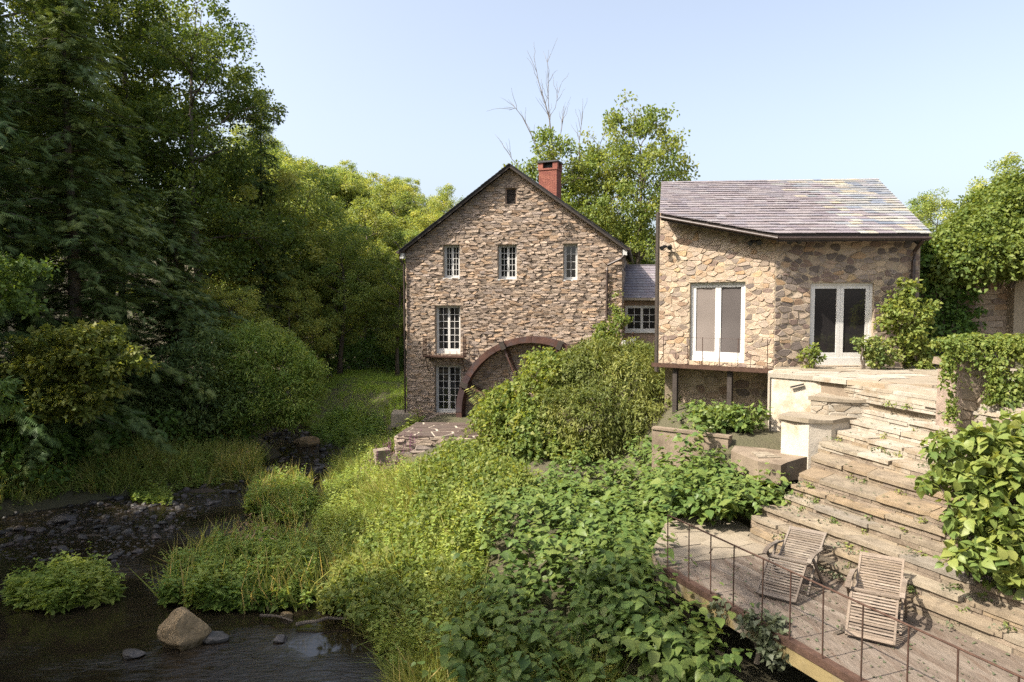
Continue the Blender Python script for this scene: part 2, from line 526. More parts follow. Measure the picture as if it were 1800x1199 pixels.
def stone_cells(outline, sx, sz, jitter=.42, openings=(), rng=None, gap=.012, min_area=.002):
    """Irregular polygonal stones of about sx by sz filling a convex outline, leaving openings free."""
    rng = rng or random
    xs = [p[0] for p in outline]
    zs = [p[1] for p in outline]
    x0, x1, z0, z1 = min(xs), max(xs), min(zs), max(zs)
    pts = []
    z = z0 - sz
    row = 0
    while z < z1 + sz:
        rh = sz * rng.uniform(.65, 1.4)
        x = x0 - sx * rng.random()
        while x < x1 + sx:
            w = sx * rng.uniform(.45, 1.75)
            pts.append((x + w / 2, z + rh / 2 + rng.uniform(-jitter, jitter) * sz))
            x += w
        z += rh
        row += 1
    asp = sx / sz
    P = np.array([(p[0] / asp, p[1]) for p in pts])
    cells = []
    out_ccw = outline if poly_area(outline) > 0 else outline[::-1]
    for i in range(len(P)):
        d = ((P - P[i]) ** 2).sum(1)
        idx = np.argsort(d)[1:20]
        R = 2.2 * sz
        poly = [(P[i][0] - R, P[i][1] - R), (P[i][0] + R, P[i][1] - R), (P[i][0] + R, P[i][1] + R), (P[i][0] - R, P[i][1] + R)]
        for j in idx:
            a, b = P[j] - P[i]
            c = (P[j] @ P[j] - P[i] @ P[i]) / 2
            poly = clip_half(poly, a, b, c)
            if len(poly) < 3:
                break
        if len(poly) < 3:
            continue
        poly = [(a * asp, b) for a, b in poly]
        n = len(out_ccw)
        for k in range(n):
            p, q = out_ccw[k], out_ccw[(k + 1) % n]
            a, b = q[1] - p[1], -(q[0] - p[0])
            poly = clip_half(poly, a, b, a * p[0] + b * p[1])
            if len(poly) < 3:
                break
        if len(poly) < 3:
            continue
        ok = True
        for (ox0, ox1, oz0, oz1) in openings:
            bx0 = min(p[0] for p in poly)
            bx1 = max(p[0] for p in poly)
            bz0 = min(p[1] for p in poly)
            bz1 = max(p[1] for p in poly)
            if bx1 <= ox0 or bx0 >= ox1 or bz1 <= oz0 or bz0 >= oz1:
                continue
            cx, cz = poly_center(poly)
            s = [(ox0 - cx, (1, 0, ox0)), (cx - ox1, (-1, 0, -ox1)), (oz0 - cz, (0, 1, oz0)), (cz - oz1, (0, -1, -oz1))]
            best = max(s, key=lambda t: t[0])
            if best[0] < -.04:
                ok = False
                break
            poly = clip_half(poly, *best[1])
            if len(poly) < 3:
                ok = False
                break
        if not ok:
            continue
        # shrink by half the joint
        c = poly_center(poly)
        sh = []
        for p in poly:
            dx, dz = p[0] - c[0], p[1] - c[1]
            L = math.hypot(dx, dz) + 1e-6
            k = max(.3, 1 - gap / L)
            sh.append((c[0] + dx * k, c[1] + dz * k))
        if abs(poly_area(sh)) < min_area:
            continue
        cells.append(sh)
    return cells


def stone_block(cell, proud, depth, inset, tilt, cham=False, ylow=0.0):
    """A stone: outline (x, z) in the wall face, front towards -y, rim at -ylow; returns verts, faces around its own centre."""
    if cham and (cham != 'mix' or random.random() < .6):
        q = []
        for i in range(len(cell)):
            a, b = cell[i], cell[(i + 1) % len(cell)]
            if math.dist(a, b) < .03:
                q.append(((a[0] + b[0]) / 2, (a[1] + b[1]) / 2))
                continue
            q.append((a[0] * .78 + b[0] * .22, a[1] * .78 + b[1] * .22))
            q.append((a[0] * .22 + b[0] * .78, a[1] * .22 + b[1] * .78))
        cell = q
    cx, cz = poly_center(cell)
    n = len(cell)
    tx, tz = random.uniform(-tilt, tilt), random.uniform(-tilt, tilt)
    back, rim, front = [], [], []
    for (x, z) in cell:
        dx, dz = x - cx, z - cz
        L = math.hypot(dx, dz) + 1e-6
        k = max(.25, 1 - inset * random.uniform(.6, 1.5) / L)
        back.append((dx, depth, dz))
        rim.append((dx, -ylow - proud * random.uniform(.05, .35), dz))
        front.append((dx * k, -ylow - proud * random.uniform(.8, 1.15) + tx * dx + tz * dz, dz * k))
    vs = back + rim + front
    fs = []
    for i in range(n):
        j = (i + 1) % n
        fs.append((i, j, n + j, n + i))
        fs.append((n + i, n + j, 2 * n + j, 2 * n + i))
    fs.append(tuple(2 * n + i for i in range(n)))
    return (cx, cz), vs, fs


def lay_stones(parent, cells, mat, name='stone', proud=(.02, .06), depth=.05, inset=.02, tilt=.12, cham=False, keep=300, M=None, r_fn=None, joined='stonework'):
    """The largest stones become objects of their own, the rest one joined part marked as stuff."""
    order = sorted(range(len(cells)), key=lambda i: -abs(poly_area(cells[i])))
    big = set(order[:keep])
    rest = MB()
    for i, c in enumerate(cells):
        (cx, cz), vs, fs = stone_block(c, random.uniform(*proud), depth, inset, tilt, cham)
        r = r_fn(cx, cz) if r_fn else random.random()
        if i in big:
            b = MB().poly(vs, fs, r)
            o = b.build(name, mat, parent)
            o.location = (cx, 0, cz)
            if M is not None:
                o.matrix_local = M @ Matrix.Translation((cx, 0, cz))
        else:
            w = [Vector((x + cx, y, z + cz)) for x, y, z in vs]
            if M is not None:
                w = [M @ p for p in w]
            rest.poly(w, fs, r)
    if rest.v:
        o = rest.build(joined, mat, parent)
        o['kind'] = 'stuff'


def wall_face(b, outline, openings, reveal, back=.35):
    """Backing wall: cut by the opening edges, clipped to a convex outline, with reveals; local x, z, front at y=0."""
    xs = sorted({p[0] for p in outline} | {o[i] for o in openings for i in (0, 1)})
    zs = sorted({p[1] for p in outline} | {o[i] for o in openings for i in (2, 3)})
    oc = outline if poly_area(outline) > 0 else outline[::-1]
    for i in range(len(xs) - 1):
        for j in range(len(zs) - 1):
            cx, cz = (xs[i] + xs[i + 1]) / 2, (zs[j] + zs[j + 1]) / 2
            if any(o[0] < cx < o[1] and o[2] < cz < o[3] for o in openings):
                continue
            poly = [(xs[i], zs[j]), (xs[i + 1], zs[j]), (xs[i + 1], zs[j + 1]), (xs[i], zs[j + 1])]
            for k in range(len(oc)):
                p, q = oc[k], oc[(k + 1) % len(oc)]
                a, c = q[1] - p[1], -(q[0] - p[0])
                poly = clip_half(poly, a, c, a * p[0] + c * p[1])
                if len(poly) < 3:
                    break
            if len(poly) < 3:
                continue
            n = len(poly)
            b.poly([(x, 0, z) for x, z in poly], [tuple(range(n))], .5)
            b.poly([(x, back, z) for x, z in poly], [tuple(reversed(range(n)))], .5)
    for (x0, x1, z0, z1) in openings:
        d = reveal
        v = [(x0, 0, z0), (x1, 0, z0), (x1, 0, z1), (x0, 0, z1), (x0, d, z0), (x1, d, z0), (x1, d, z1), (x0, d, z1)]
        b.poly(v, [(0, 1, 5, 4), (1, 2, 6, 5), (2, 3, 7, 6), (3, 0, 4, 7)], .5)
    n = len(oc)
    b.poly([(x, 0, z) for x, z in oc] + [(x, back, z) for x, z in oc], [(i, n + i, n + (i + 1) % n, (i + 1) % n) for i in range(n)], .5)
    return b

# ------------------------------------------------------------------ terrain
YB = [-40, 0, 12.4, 15.7, 18, 21.8, 26.8, 32, 38, 45, 60, 120]
XRB = [1.0, -1.0, -2.5, -4.1, -5.2, -6.4, -7.2, -7.8, -11.0, -15.5, -24, -60]
XLB = [-14, -15, -16, -16.5, -17.5, -17.5, -12.0, -10.6, -14.2, -18.8, -28, -64]


def smooth(t):
    t = np.clip(t, 0, 1)
    return t * t * (3 - 2 * t)


def height(x, y):
    x = np.asarray(x, float)
    y = np.asarray(y, float)
    xr = np.interp(y, YB, XRB)
    xl = np.interp(y, YB, XLB)
    g = .95 + .065 * np.clip(y - 8, 0, 16) + .02 * np.clip(y - 40, 0, 60)
    m = smooth((x - 3.0) / 2.6) * smooth((y - 14.0) / 3.2) * (1 - smooth((y - 50) / 20))
    g = g + m * (3.85 - g)
    g = g + 2.0 * smooth((x - 12) / 6)
    d_r = x - xr
    zr = -.25 + (g + .25) * smooth((d_r + .3) / 5.5)
    d_l = xl - x
    zl = -.25 + .55 * smooth((d_l + .4) / 1.6) + .10 * np.clip(d_l, 0, 60) + .28 * np.clip(d_l - 6, 0, 45)
    z = np.where(d_r > -.3, zr, np.where(d_l > -.4, zl, -.25))
    far = smooth((y - 58) / 70) * (15 * smooth((25 - x) / 70) + 2.5)
    wob = .10 * np.sin(x * 1.3 + y * .7) * np.sin(y * 1.1 - x * .4) * np.clip(np.maximum(d_r, d_l) * .3, 0, 1)
    return z + far + wob


def hz(x, y):
    return float(height(x, y))


def make_ground():
    xs = np.concatenate([np.arange(-260, -32, 6), np.arange(-32, 16, .4), np.arange(16, 260, 5)])
    ys = np.concatenate([np.arange(-60, 4, 4), np.arange(4, 46, .4), np.arange(46, 420, 6)])
    X, Y = np.meshgrid(xs, ys)
    Z = height(X, Y)
    nx, ny = len(xs), len(ys)
    V = np.stack([X.ravel(), Y.ravel(), Z.ravel()], 1)
    i = (np.arange(ny - 1)[:, None] * nx + np.arange(nx - 1)[None, :]).ravel()
    T = np.concatenate([np.stack([i, i + 1, i + nx + 1], 1), np.stack([i, i + nx + 1, i + nx], 1)])
    o = link('ground', mesh_np('ground', V, T, RNG.random(len(V)), 'ground', True))
    o['kind'] = 'structure'


make_ground()
b = MB()
b.poly([(-32, -60, 0), (12, -60, 0), (12, 70, 0), (-32, 70, 0)], [(0, 1, 2, 3)], .5)
o = b.build('stream', 'water')
o['kind'] = 'structure'


# ------------------------------------------------------------------ foliage helpers (all plain numpy triangles)
def unit(a):
    return a / np.maximum(np.linalg.norm(a, axis=-1, keepdims=True), 1e-9)


LEAF_BROAD = (np.array([(0, 0, 0), (-.40, .30, .10), (.40, .30, .10), (0, .45, 0), (0, 1, -.12)], float),
              np.array([(0, 2, 3), (2, 4, 3), (4, 1, 3), (1, 0, 3)]))
LEAF_OVATE = (np.array([(0, 0, 0), (.20, .03, .03), (.36, .22, .07), (.33, .50, .05), (.16, .80, -.04), (0, 1.02, -.16), (-.16, .80, -.04), (-.33, .50, .05), (-.36, .22, .07), (-.20, .03, .03),
                        (0, .28, 0), (0, .62, -.03)], float),
              np.array([(0, 1, 10), (1, 2, 10), (2, 3, 10), (3, 11, 10), (3, 4, 11), (4, 5, 11), (5, 6, 11), (6, 7, 11), (7, 10, 11), (7, 8, 10), (8, 9, 10), (9, 0, 10)]))
LEAF_DIAMOND = (np.array([(0, 0, 0), (.33, .45, .06), (0, 1, -.05), (-.33, .45, .06)], float), np.array([(0, 1, 2), (0, 2, 3)]))
LEAF_SLIM = (np.array([(0, 0, 0), (.15, .4, .03), (0, 1, -.10), (-.15, .4, .03)], float), np.array([(0, 1, 2), (0, 2, 3)]))
BLADE = (np.array([(-.5, 0, 0), (.5, 0, 0), (-.38, .45, .05), (.38, .45, .05), (0, 1, -.18)], float) * np.array([.035, 1, 1]),
         np.array([(0, 1, 3), (0, 3, 2), (2, 3, 4)]))


def spray_template(n=7):
    """A flat hemlock spray: a midrib with paired slim leaflets."""
    V, T = [], []
    for k in range(n):
        t = .08 + .82 * k / n
        w = .42 * (1 - .75 * t)
        for s in (-1, 1):
            o = len(V)
            bx, by = 0, t
            tx, ty = s * w, t + .28 * (1 - .4 * t)
            V += [(bx, by - .045, 0), (bx, by + .045, 0), (tx, ty, -.06 - .05 * t)]
            T.append((o, o + 1, o + 2) if s < 0 else (o + 1, o, o + 2))
    o = len(V)
    V += [(-.04, 0, 0), (.04, 0, 0), (0, 1.05, -.12)]
    T.append((o, o + 1, o + 2))
    return np.array(V, float), np.array(T)


SPRAY = spray_template()


class Leaves:
    def __init__(self):
        self.V, self.T, self.R, self.n = [], [], [], 0

    def add(self, tmpl, pos, tip, nor, size, rnd):
        """Leaves at pos, pointing along tip, upper side towards nor."""
        tv, tt = tmpl
        pos = np.asarray(pos, float)
        N = len(pos)
        if N == 0:
            return self
        y = unit(tip)
        z = unit(nor - (nor * y).sum(1, keepdims=True) * y)
        x = np.cross(y, z)
        M = np.stack([x, y, z], 2)
        size = np.broadcast_to(np.asarray(size, float), (N,))
        P = np.einsum('nij,kj->nki', M, tv) * size[:, None, None] + pos[:, None, :]
        k = len(tv)
        self.V.append(P.reshape(-1, 3))
        self.T.append((tt[None] + (np.arange(N) * k)[:, None, None] + self.n).reshape(-1, 3))
        self.R.append(np.repeat(np.clip(rnd, 0, 1), k))
        self.n += N * k
        return self

    def mesh(self, name, mat):
        return mesh_np(name, np.concatenate(self.V), np.concatenate(self.T), np.concatenate(self.R), mat)

    def build(self, name, mat, parent=None, loc=None):
        return link(name, self.mesh(name, mat), parent, loc)


def rand_dirs(n, rng=RNG):
    return unit(rng.normal(size=(n, 3)))


def clump_leaves(L, centers, radii, per, size, tmpl=LEAF_DIAMOND, up=.6, out=.6, flat=.7, rng=RNG, tone=None, droop=.25):
    """Leaf clusters: 'per' leaves around each centre."""
    n = len(centers)
    c = np.repeat(centers, per, 0)
    r = np.repeat(radii, per)
    d = rand_dirs(n * per, rng)
    rad = rng.random(n * per) ** .5
    off = d * (rad * r)[:, None] * np.array([1, 1, flat])
    pos = c + off
    nor = unit(d * out + np.array([0, 0, up]) + rng.normal(size=(n * per, 3)) * .55)
    tip = unit(d * .8 + rng.normal(size=(n * per, 3)) * .7 - np.array([0, 0, droop]))
    t = rng.random(n) if tone is None else tone
    rnd = np.repeat(t, per) * .55 + rng.random(n * per) * .45
    L.add(tmpl, pos, tip, nor, size * rng.uniform(.65, 1.25, n * per), rnd)


def blob_points(blobs, n, rng=RNG, shell=.35, low=-1.0):
    """Points near the surface of a union of ellipsoids (cx, cy, cz, rx, ry, rz), none deep inside another."""
    A = np.array(blobs, float)
    w = (A[:, 3] * A[:, 4] + A[:, 4] * A[:, 5] + A[:, 3] * A[:, 5])
    idx = rng.choice(len(A), n * 3, p=w / w.sum())
    d = rand_dirs(n * 3, rng)
    rad = 1 - shell * rng.random(n * 3) ** 1.6
    P = A[idx, :3] + d * A[idx, 3:] * rad[:, None]
    keep = d[:, 2] > low
    for k in range(len(A)):
        q = ((P - A[k, :3]) / A[k, 3:])
        inside = (q ** 2).sum(1) < .55
        keep &= ~(inside & (idx != k))
    P, d, idx = P[keep][:n], d[keep][:n], idx[keep][:n]
    return P, unit(d / A[idx, 3:] * A[idx, 3:].mean(1, keepdims=True))


def lumpy(blobs, per=5, k=(.28, .5), rng=RNG):
    """Adds smaller lobes on the surface of each blob, so that outlines are uneven."""
    out = [tuple(b_) for b_ in blobs]
    for b_ in blobs:
        for d in rand_dirs(per, rng):
            if d[2] < -.5:
                continue
            f = rng.uniform(*k)
            q = rng.uniform(.8, 1.02)
            out.append((b_[0] + d[0] * b_[3] * q, b_[1] + d[1] * b_[4] * q, b_[2] + d[2] * b_[5] * q, b_[3] * f, b_[4] * f, b_[5] * f))
    return out


def blob_foliage(blobs, n_clumps, per, size, clump_r=.25, tmpl=LEAF_BROAD, rng=RNG, shell=.35, up=.7, low=-1.0, droop=.35, L=None):
    L = L or Leaves()
    P, d = blob_points(blobs, n_clumps, rng, shell, low)
    clump_leaves(L, P, rng.uniform(.6, 1.3, len(P)) * clump_r, per, size, tmpl, up=up, out=.8, rng=rng, droop=droop)
    return L


def limb(b, p0, p1, r0, r1, seg=5, wob=.12, n=6):
    p0, p1 = Vector(p0), Vector(p1)
    L = (p1 - p0).length
    pts, rad = [], []
    for i in range(seg + 1):
        t = i / seg
        p = p0.lerp(p1, t)
        if 0 < i < seg:
            p += Vector((random.uniform(-1, 1), random.uniform(-1, 1), random.uniform(-.6, .6))) * wob * L / seg
        p.z += .10 * L * math.sin(t * math.pi) * .5
        pts.append(p)
        rad.append(r0 + (r1 - r0) * t)
    b.tube(pts, rad, n, cap=True)
    return pts


def broadleaf(seed, H, R, base, lobes, clumps_per, per, leaf, clump_r=.55, trunk_r=.28, openness=1.0, lean=0.0):
    """A broadleaf tree standing on its own origin: (trunk mesh builder, crown leaves)."""
    rng = np.random.default_rng(seed)
    random.seed(seed)
    tb = MB()
    top = Vector((lean * H, 0, H * .86))
    trunk = []
    for i in range(9):
        t = i / 8
        trunk.append(Vector((lean * H * t + math.sin(t * 5 + seed) * .02 * H, math.cos(t * 4 + seed) * .015 * H, H * .86 * t - (.3 if i == 0 else 0))))
    tb.tube(trunk, [trunk_r * (1.35 if i == 0 else 1) * (1 - .88 * i / 8) + .015 for i in range(9)], 8)
    L = Leaves()
    C, RR = [], []
    for k in range(lobes):
        t = (k + .5) / lobes
        z = base + (H - base) * (.06 + .90 * t) - .0
        env = math.sin(math.pi * (.13 + .80 * t)) ** .8
        a = k * 2.399 + rng.uniform(-.5, .5)
        rr = R * env * rng.uniform(.35, .78) * openness
        c = np.array([math.cos(a) * rr + lean * z, math.sin(a) * rr, z + rng.uniform(-.05, .05) * H])
        lr = R * rng.uniform(.26, .42) * (.65 + .5 * env)
        C.append(c)
        RR.append(lr)
        f = min(.98, max(.18, (z - .25 * rr - .6) / (H * .86)))
        i0 = f * 8
        p0 = trunk[int(i0)].lerp(trunk[min(8, int(i0) + 1)], i0 - int(i0))
        pts = limb(tb, p0, Vector(c), max(.03, trunk_r * .42 * (1 - .6 * f)), .02, 5, .25, 6)
        for _ in range(4):
            q = pts[random.randint(2, 5)]
            limb(tb, q, Vector(c) + Vector(rand_dirs(1, rng)[0]) * lr * .85, .03, .008, 3, .3, 5)
    blobs = [(*c, r, r, r * .78) for c, r in zip(C, RR)]
    P, d = blob_points(blobs, lobes * clumps_per, rng, .55)
    clump_leaves(L, P, rng.uniform(.6, 1.35, len(P)) * clump_r, per, leaf, LEAF_DIAMOND, up=.55, out=.5, rng=rng)
    return tb, L


def conifer(seed, H, R, branches=360, base=.05, taper=.80, spray=.44, droop=.30, trunk_r=.24, sparse=1.0):
    """A hemlock or spruce: many uneven boughs, each a feathered row of small drooping sprays."""
    rng = np.random.default_rng(seed)
    random.seed(seed)
    tb = MB()
    tr = [Vector((math.sin(i * .8 + seed) * .04, math.cos(i * .9) * .04, H * i / 8 - (.3 if i == 0 else 0))) for i in range(9)]
    tb.tube(tr, [trunk_r * (1 - .95 * i / 8) + .012 for i in range(9)], 7)
    L = Leaves()
    pos, tip, nor, siz, rn = [], [], [], [], []
    for k in range(branches):
        t = base + (1 - base) * ((k + rng.uniform(-2, 2)) / branches) ** .9 if k > 3 else base
        t = min(.99, max(base, t))
        z = H * t
        lobe = .82 + .22 * math.sin(t * 19 + seed) + .14 * math.sin(t * 41 + 2 * seed)
        ln = R * (1 - t) ** taper * rng.uniform(.45, 1.2) * lobe + .35
        a = k * 2.399 + rng.uniform(-.7, .7)
        dh = np.array([math.cos(a), math.sin(a), 0])
        rise = rng.uniform(-.10, .45) * (1 if t < .8 else 1.6)
        dr = droop * rng.uniform(.5, 1.6)
        tone = rng.random()
        n = max(4, int(ln / .175 * sparse))
        s = np.linspace(.10, 1, n)
        zc = z + ln * (rise * s - dr * s ** 2 * 1.3)
        bend = rng.uniform(-.25, .25)
        sd = np.array([-dh[1], dh[0], 0])
        p = dh[None, :] * (ln * s)[:, None] + sd[None, :] * (bend * ln * s ** 2)[:, None] + np.stack([np.zeros(n), np.zeros(n), zc], 1)
        if k % 3 == 0:
            tb.tube([Vector((0, 0, z)), Vector(p[n // 2]), Vector(p[-1])], [.035, .02, .006], 4, cap=False)
        slope = rise - 2.6 * dr * s
        fw = unit(np.stack([dh[0] * np.ones(n), dh[1] * np.ones(n), slope], 1))
        for sg in (-1, 1, 0):
            ang = .80 * sg + rng.uniform(-.25, .25, n)[:, None]
            tdir = unit(fw * np.cos(ang) + sd[None, :] * np.sin(ang) + rng.normal(size=(n, 3)) * .24 - np.array([0, 0, .22]))
            pos.append(p + rng.normal(size=(n, 3)) * .09)
            tip.append(tdir)
            nor.append(np.tile(np.array([0, 0, 1.]), (n, 1)) + rng.normal(size=(n, 3)) * .45 + dh * .2)
            siz.append(spray * rng.uniform(.5, 1.3, n) * (.6 + .4 * (1 - s * .4)))
            rn.append(np.clip(tone * .45 + .35 * s * rng.random(n) + .2 * rng.random(n), 0, 1))
    L.add(SPRAY, np.concatenate(pos), np.concatenate(tip), np.concatenate(nor), np.concatenate(siz), np.concatenate(rn))
    return tb, L

# ------------------------------------------------------------------ windows and doors
def make_window(parent, name, x0, x1, z0, z1, y, leaves, cols, rows, frame_mat='white_paint', glass='glass', fw=.06, sash=.05, bottom=.06, M=None, glasses=None, label=None):
    """Frame as the part, sashes with muntins and each pane as its pieces."""
    def fin(o):
        if M is not None:
            o.matrix_local = M
        return o
    b = MB()
    b.box(x0, x0 + fw, y, y + .09, z0, z1, .3).box(x1 - fw, x1, y, y + .09, z0, z1, .35)
    b.box(x0 + fw, x1 - fw, y + .002, y + .088, z1 - fw, z1, .4).box(x0 + fw, x1 - fw, y + .002, y + .088, z0, z0 + bottom, .45)
    fr = b.build(name, frame_mat, parent)
    fin(fr)
    if label:
        fr['label'] = label
    ix0, ix1, iz0, iz1 = x0 + fw, x1 - fw, z0 + bottom, z1 - fw
    lw = (ix1 - ix0) / leaves
    for k in range(leaves):
        a, c = ix0 + k * lw + .003, ix0 + (k + 1) * lw - .003
        s = MB()
        yy = y + .02
        s.box(a, a + sash, yy, yy + .05, iz0, iz1, .5).box(c - sash, c, yy, yy + .05, iz0, iz1, .55)
        s.box(a + sash, c - sash, yy + .002, yy + .048, iz1 - sash, iz1, .6).box(a + sash, c - sash, yy + .002, yy + .048, iz0, iz0 + sash * 1.5, .6)
        px0, px1, pz0, pz1 = a + sash, c - sash, iz0 + sash * 1.5, iz1 - sash
        mw = .022
        for i in range(1, cols):
            x = px0 + (px1 - px0) * i / cols
            s.box(x - mw / 2, x + mw / 2, yy + .004, yy + .03, pz0, pz1, .6)
        for j in range(1, rows):
            z = pz0 + (pz1 - pz0) * j / rows
            s.box(px0, px1, yy + .006, yy + .028, z - mw / 2, z + mw / 2, .6)
        so = s.build('sash', frame_mat, fr)
        pw, ph = (px1 - px0) / cols, (pz1 - pz0) / rows
        g = glasses[k] if glasses else glass
        pm = MB().box(-pw / 2, pw / 2, 0, .006, -ph / 2, ph / 2, .5).mesh('pane', g)
        for i in range(cols):
            for j in range(rows):
                po = link('pane', pm, fr, (px0 + pw * (i + .5), yy + .032, pz0 + ph * (j + .5)))
                po.rotation_euler = (random.uniform(-.008, .008), 0, random.uniform(-.008, .008))
    return fr


# ------------------------------------------------------------------ the old mill
MILL_Z = 1.8
MW, ME, MA = 9.97, 9.62 - MILL_Z, 13.24 - MILL_Z
MD = 9.0
mill = empty('stone_mill', (-4.94, 32.0, MILL_Z), math.radians(-11), 'tall rubble-stone mill with steep gable, white casement windows and brick chimney', 'mill')
W1 = (1.80, 2.58, 8.33 - MILL_Z, 9.86 - MILL_Z)
W2 = (4.38, 5.25, 8.25 - MILL_Z, 9.82 - MILL_Z)
W3 = (7.37, 8.00, 8.20 - MILL_Z, 9.82 - MILL_Z)
F1 = (1.40, 2.60, 4.82 - MILL_Z, 7.07 - MILL_Z)
F2 = (1.37, 2.62, 2.05 - MILL_Z, 4.29 - MILL_Z)
VT = (4.72, 5.24, 11.62 - MILL_Z, 12.35 - MILL_Z)
mill_open = [W1, W2, W3, F1, F2, VT]
gable = [(0, -1.6), (MW, -1.6), (MW, ME), (MW / 2, MA), (0, ME)]
b = MB()
wall_face(b, gable, mill_open, .32, .45)
# side and back walls
b.box(0, .45, .46, MD - .46, -1.6, ME - .02, .5).box(MW - .45, MW, .46, MD - .46, -1.6, ME - .02, .5)
b.box(0, MW, MD - .45, MD, -1.6, ME - .03, .5)
b.poly([(0, MD - .2, ME - .02), (MW, MD - .2, ME - .02), (MW / 2, MD - .2, MA - .05)], [(0, 1, 2)], .5)
mwall = b.build('gable_wall', 'mill_mortar', mill)
cells = stone_cells(gable, .31, .098, openings=[(a - .0, c + .0, d, e) for a, c, d, e in mill_open], gap=.006)
lay_stones(mwall, cells, 'mill_stone', proud=(.014, .052), depth=.04, inset=.013, tilt=.24)
# quoins and stones of the flank that faces the stream and the link
for nm, xx, rz in (('flank_left', 0, math.pi / 2 * 3), ('flank_right', MW, math.pi / 2)):
    cl = stone_cells([(0, -1.6), (MD, -1.6), (MD, ME - .1), (0, ME - .1)], .55, .24, gap=.012)
    Mx = Matrix.Translation((xx, MD if nm == 'flank_left' else 0, 0)) @ Matrix.Rotation(rz, 4, 'Z')
    lay_stones(mwall, cl, 'mill_stone', proud=(.015, .05), depth=.04, inset=.02, tilt=.2, keep=0, M=Mx, joined='flank_stonework')
# lintels
for o_ in (W1, W2, W3, F1, F2):
    MB().box(o_[0] - .14, o_[1] + .14, -.035, .10, o_[3] + .003, o_[3] + .10, random.random(), jit=.008).build('lintel', 'mill_stone', mill)
# roof
for side in (-1, 1):
    b = MB()
    ov, fo = .22, .38
    ex = -ov if side < 0 else MW + ov
    sl = (MA - ME) / (MW / 2)
    ez = ME - ov * sl + .12
    rx, rz_ = MW / 2, MA + .12
    t = .06
    vs = [(ex, -fo, ez), (rx, -fo, rz_), (rx, MD + fo, rz_), (ex, MD + fo, ez)]
    vs += [(x, y, z - t) for x, y, z in vs]
    b.poly(vs, [(0, 1, 2, 3), (7, 6, 5, 4), (0, 4, 5, 1), (1, 5, 6, 2), (2, 6, 7, 3), (3, 7, 4, 0)], .4)
    rf = b.build('roof', 'slate_dark', mill)
    # slate courses showing at the verge
    c = MB()
    for k in range(32):
        f0, f1 = k / 32, (k + 1.25) / 32
        p0 = Vector((ex + (rx - ex) * f0, 0, ez + (rz_ - ez) * f0))
        p1 = Vector((ex + (rx - ex) * min(1, f1), 0, ez + (rz_ - ez) * min(1, f1)))
        e = random.uniform(.0, .03)
        c.poly([(p0.x, -fo - .02 - e, p0.z + .035), (p1.x, -fo - .02 - e, p1.z + .012), (p1.x, MD + fo, p1.z + .012), (p0.x, MD + fo, p0.z + .035),
                (p0.x, -fo - .02 - e, p0.z + .005), (p1.x, -fo - .02 - e, p1.z + .001), (p1.x, MD + fo, p1.z + .001), (p0.x, MD + fo, p0.z + .005)],
               [(0, 1, 2, 3), (7, 6, 5, 4), (0, 4, 5, 1), (1, 5, 6, 2), (2, 6, 7, 3), (3, 7, 4, 0)])
    c.build('slate_course', 'slate_dark', rf)
    MB().bar((ex, -fo + .04, ez - t - .05), (rx, -fo + .04, rz_ - t - .05), .04, .10, .5).build('bargeboard', 'dark_wood', mill)
    MB().tube([(ex + side * .06, -fo, ez - .06), (ex + side * .06, MD + fo, ez - .06)], .07, 8).build('gutter', 'gutter', mill)
    MB().box(min(ex, 0 if side < 0 else MW) + .02, max(ex, 0 if side < 0 else MW) - .02, -fo + .08, -.01, ez - .34, ez - .1, .5).build('eave_return', 'grey_paint', mill)
# chimney
ch_x, ch_y, ch_w, ch_d = 6.5, 1.9, .88, .75
ch = empty('chimney', (ch_x, ch_y, 0), math.radians(-10))
ch.parent = mill
cz0, cz1 = MA - 2.2, 13.82 - MILL_Z
b = MB()
nc = 44
hc = (cz1 - .42 - cz0) / nc
for k in range(nc):
    z = cz0 + k * hc
    n = 4
    off = .5 if k % 2 else 0
    for i in range(-1, n + 1):
        xa = max(-ch_w / 2, -ch_w / 2 + (i + off) * ch_w / n + .004)
        xb = min(ch_w / 2, -ch_w / 2 + (i + 1 + off) * ch_w / n - .004)
        if xb - xa > .02:
            b.box(xa, xb, -ch_d / 2 - random.uniform(0, .006), ch_d / 2, z + .004, z + hc - .004)
b.build('shaft', 'brick', ch)
b = MB()
b.box(-ch_w / 2 - .03, ch_w / 2 + .03, -ch_d / 2 - .03, ch_d / 2 + .03, cz1 - .42, cz1 - .34)
for sx in (-1, 1):
    for sy in (-1, 1):
        b.box(sx * .36 - .12, sx * .36 + .12, sy * .28 - .11, sy * .28 + .11, cz1 - .34, cz1 - .07)
b.build('corner_pier', 'brick', ch)
MB().box(-ch_w / 2 - .06, ch_w / 2 + .06, -ch_d / 2 - .06, ch_d / 2 + .06, cz1 - .07, cz1, .4, jit=.01).build('cap_slab', 'slate_dark', ch)
MB().box(-.26, .26, -.2, .2, cz1 - .34, cz1 - .09, .4).build('flue', 'lamp_black', ch)
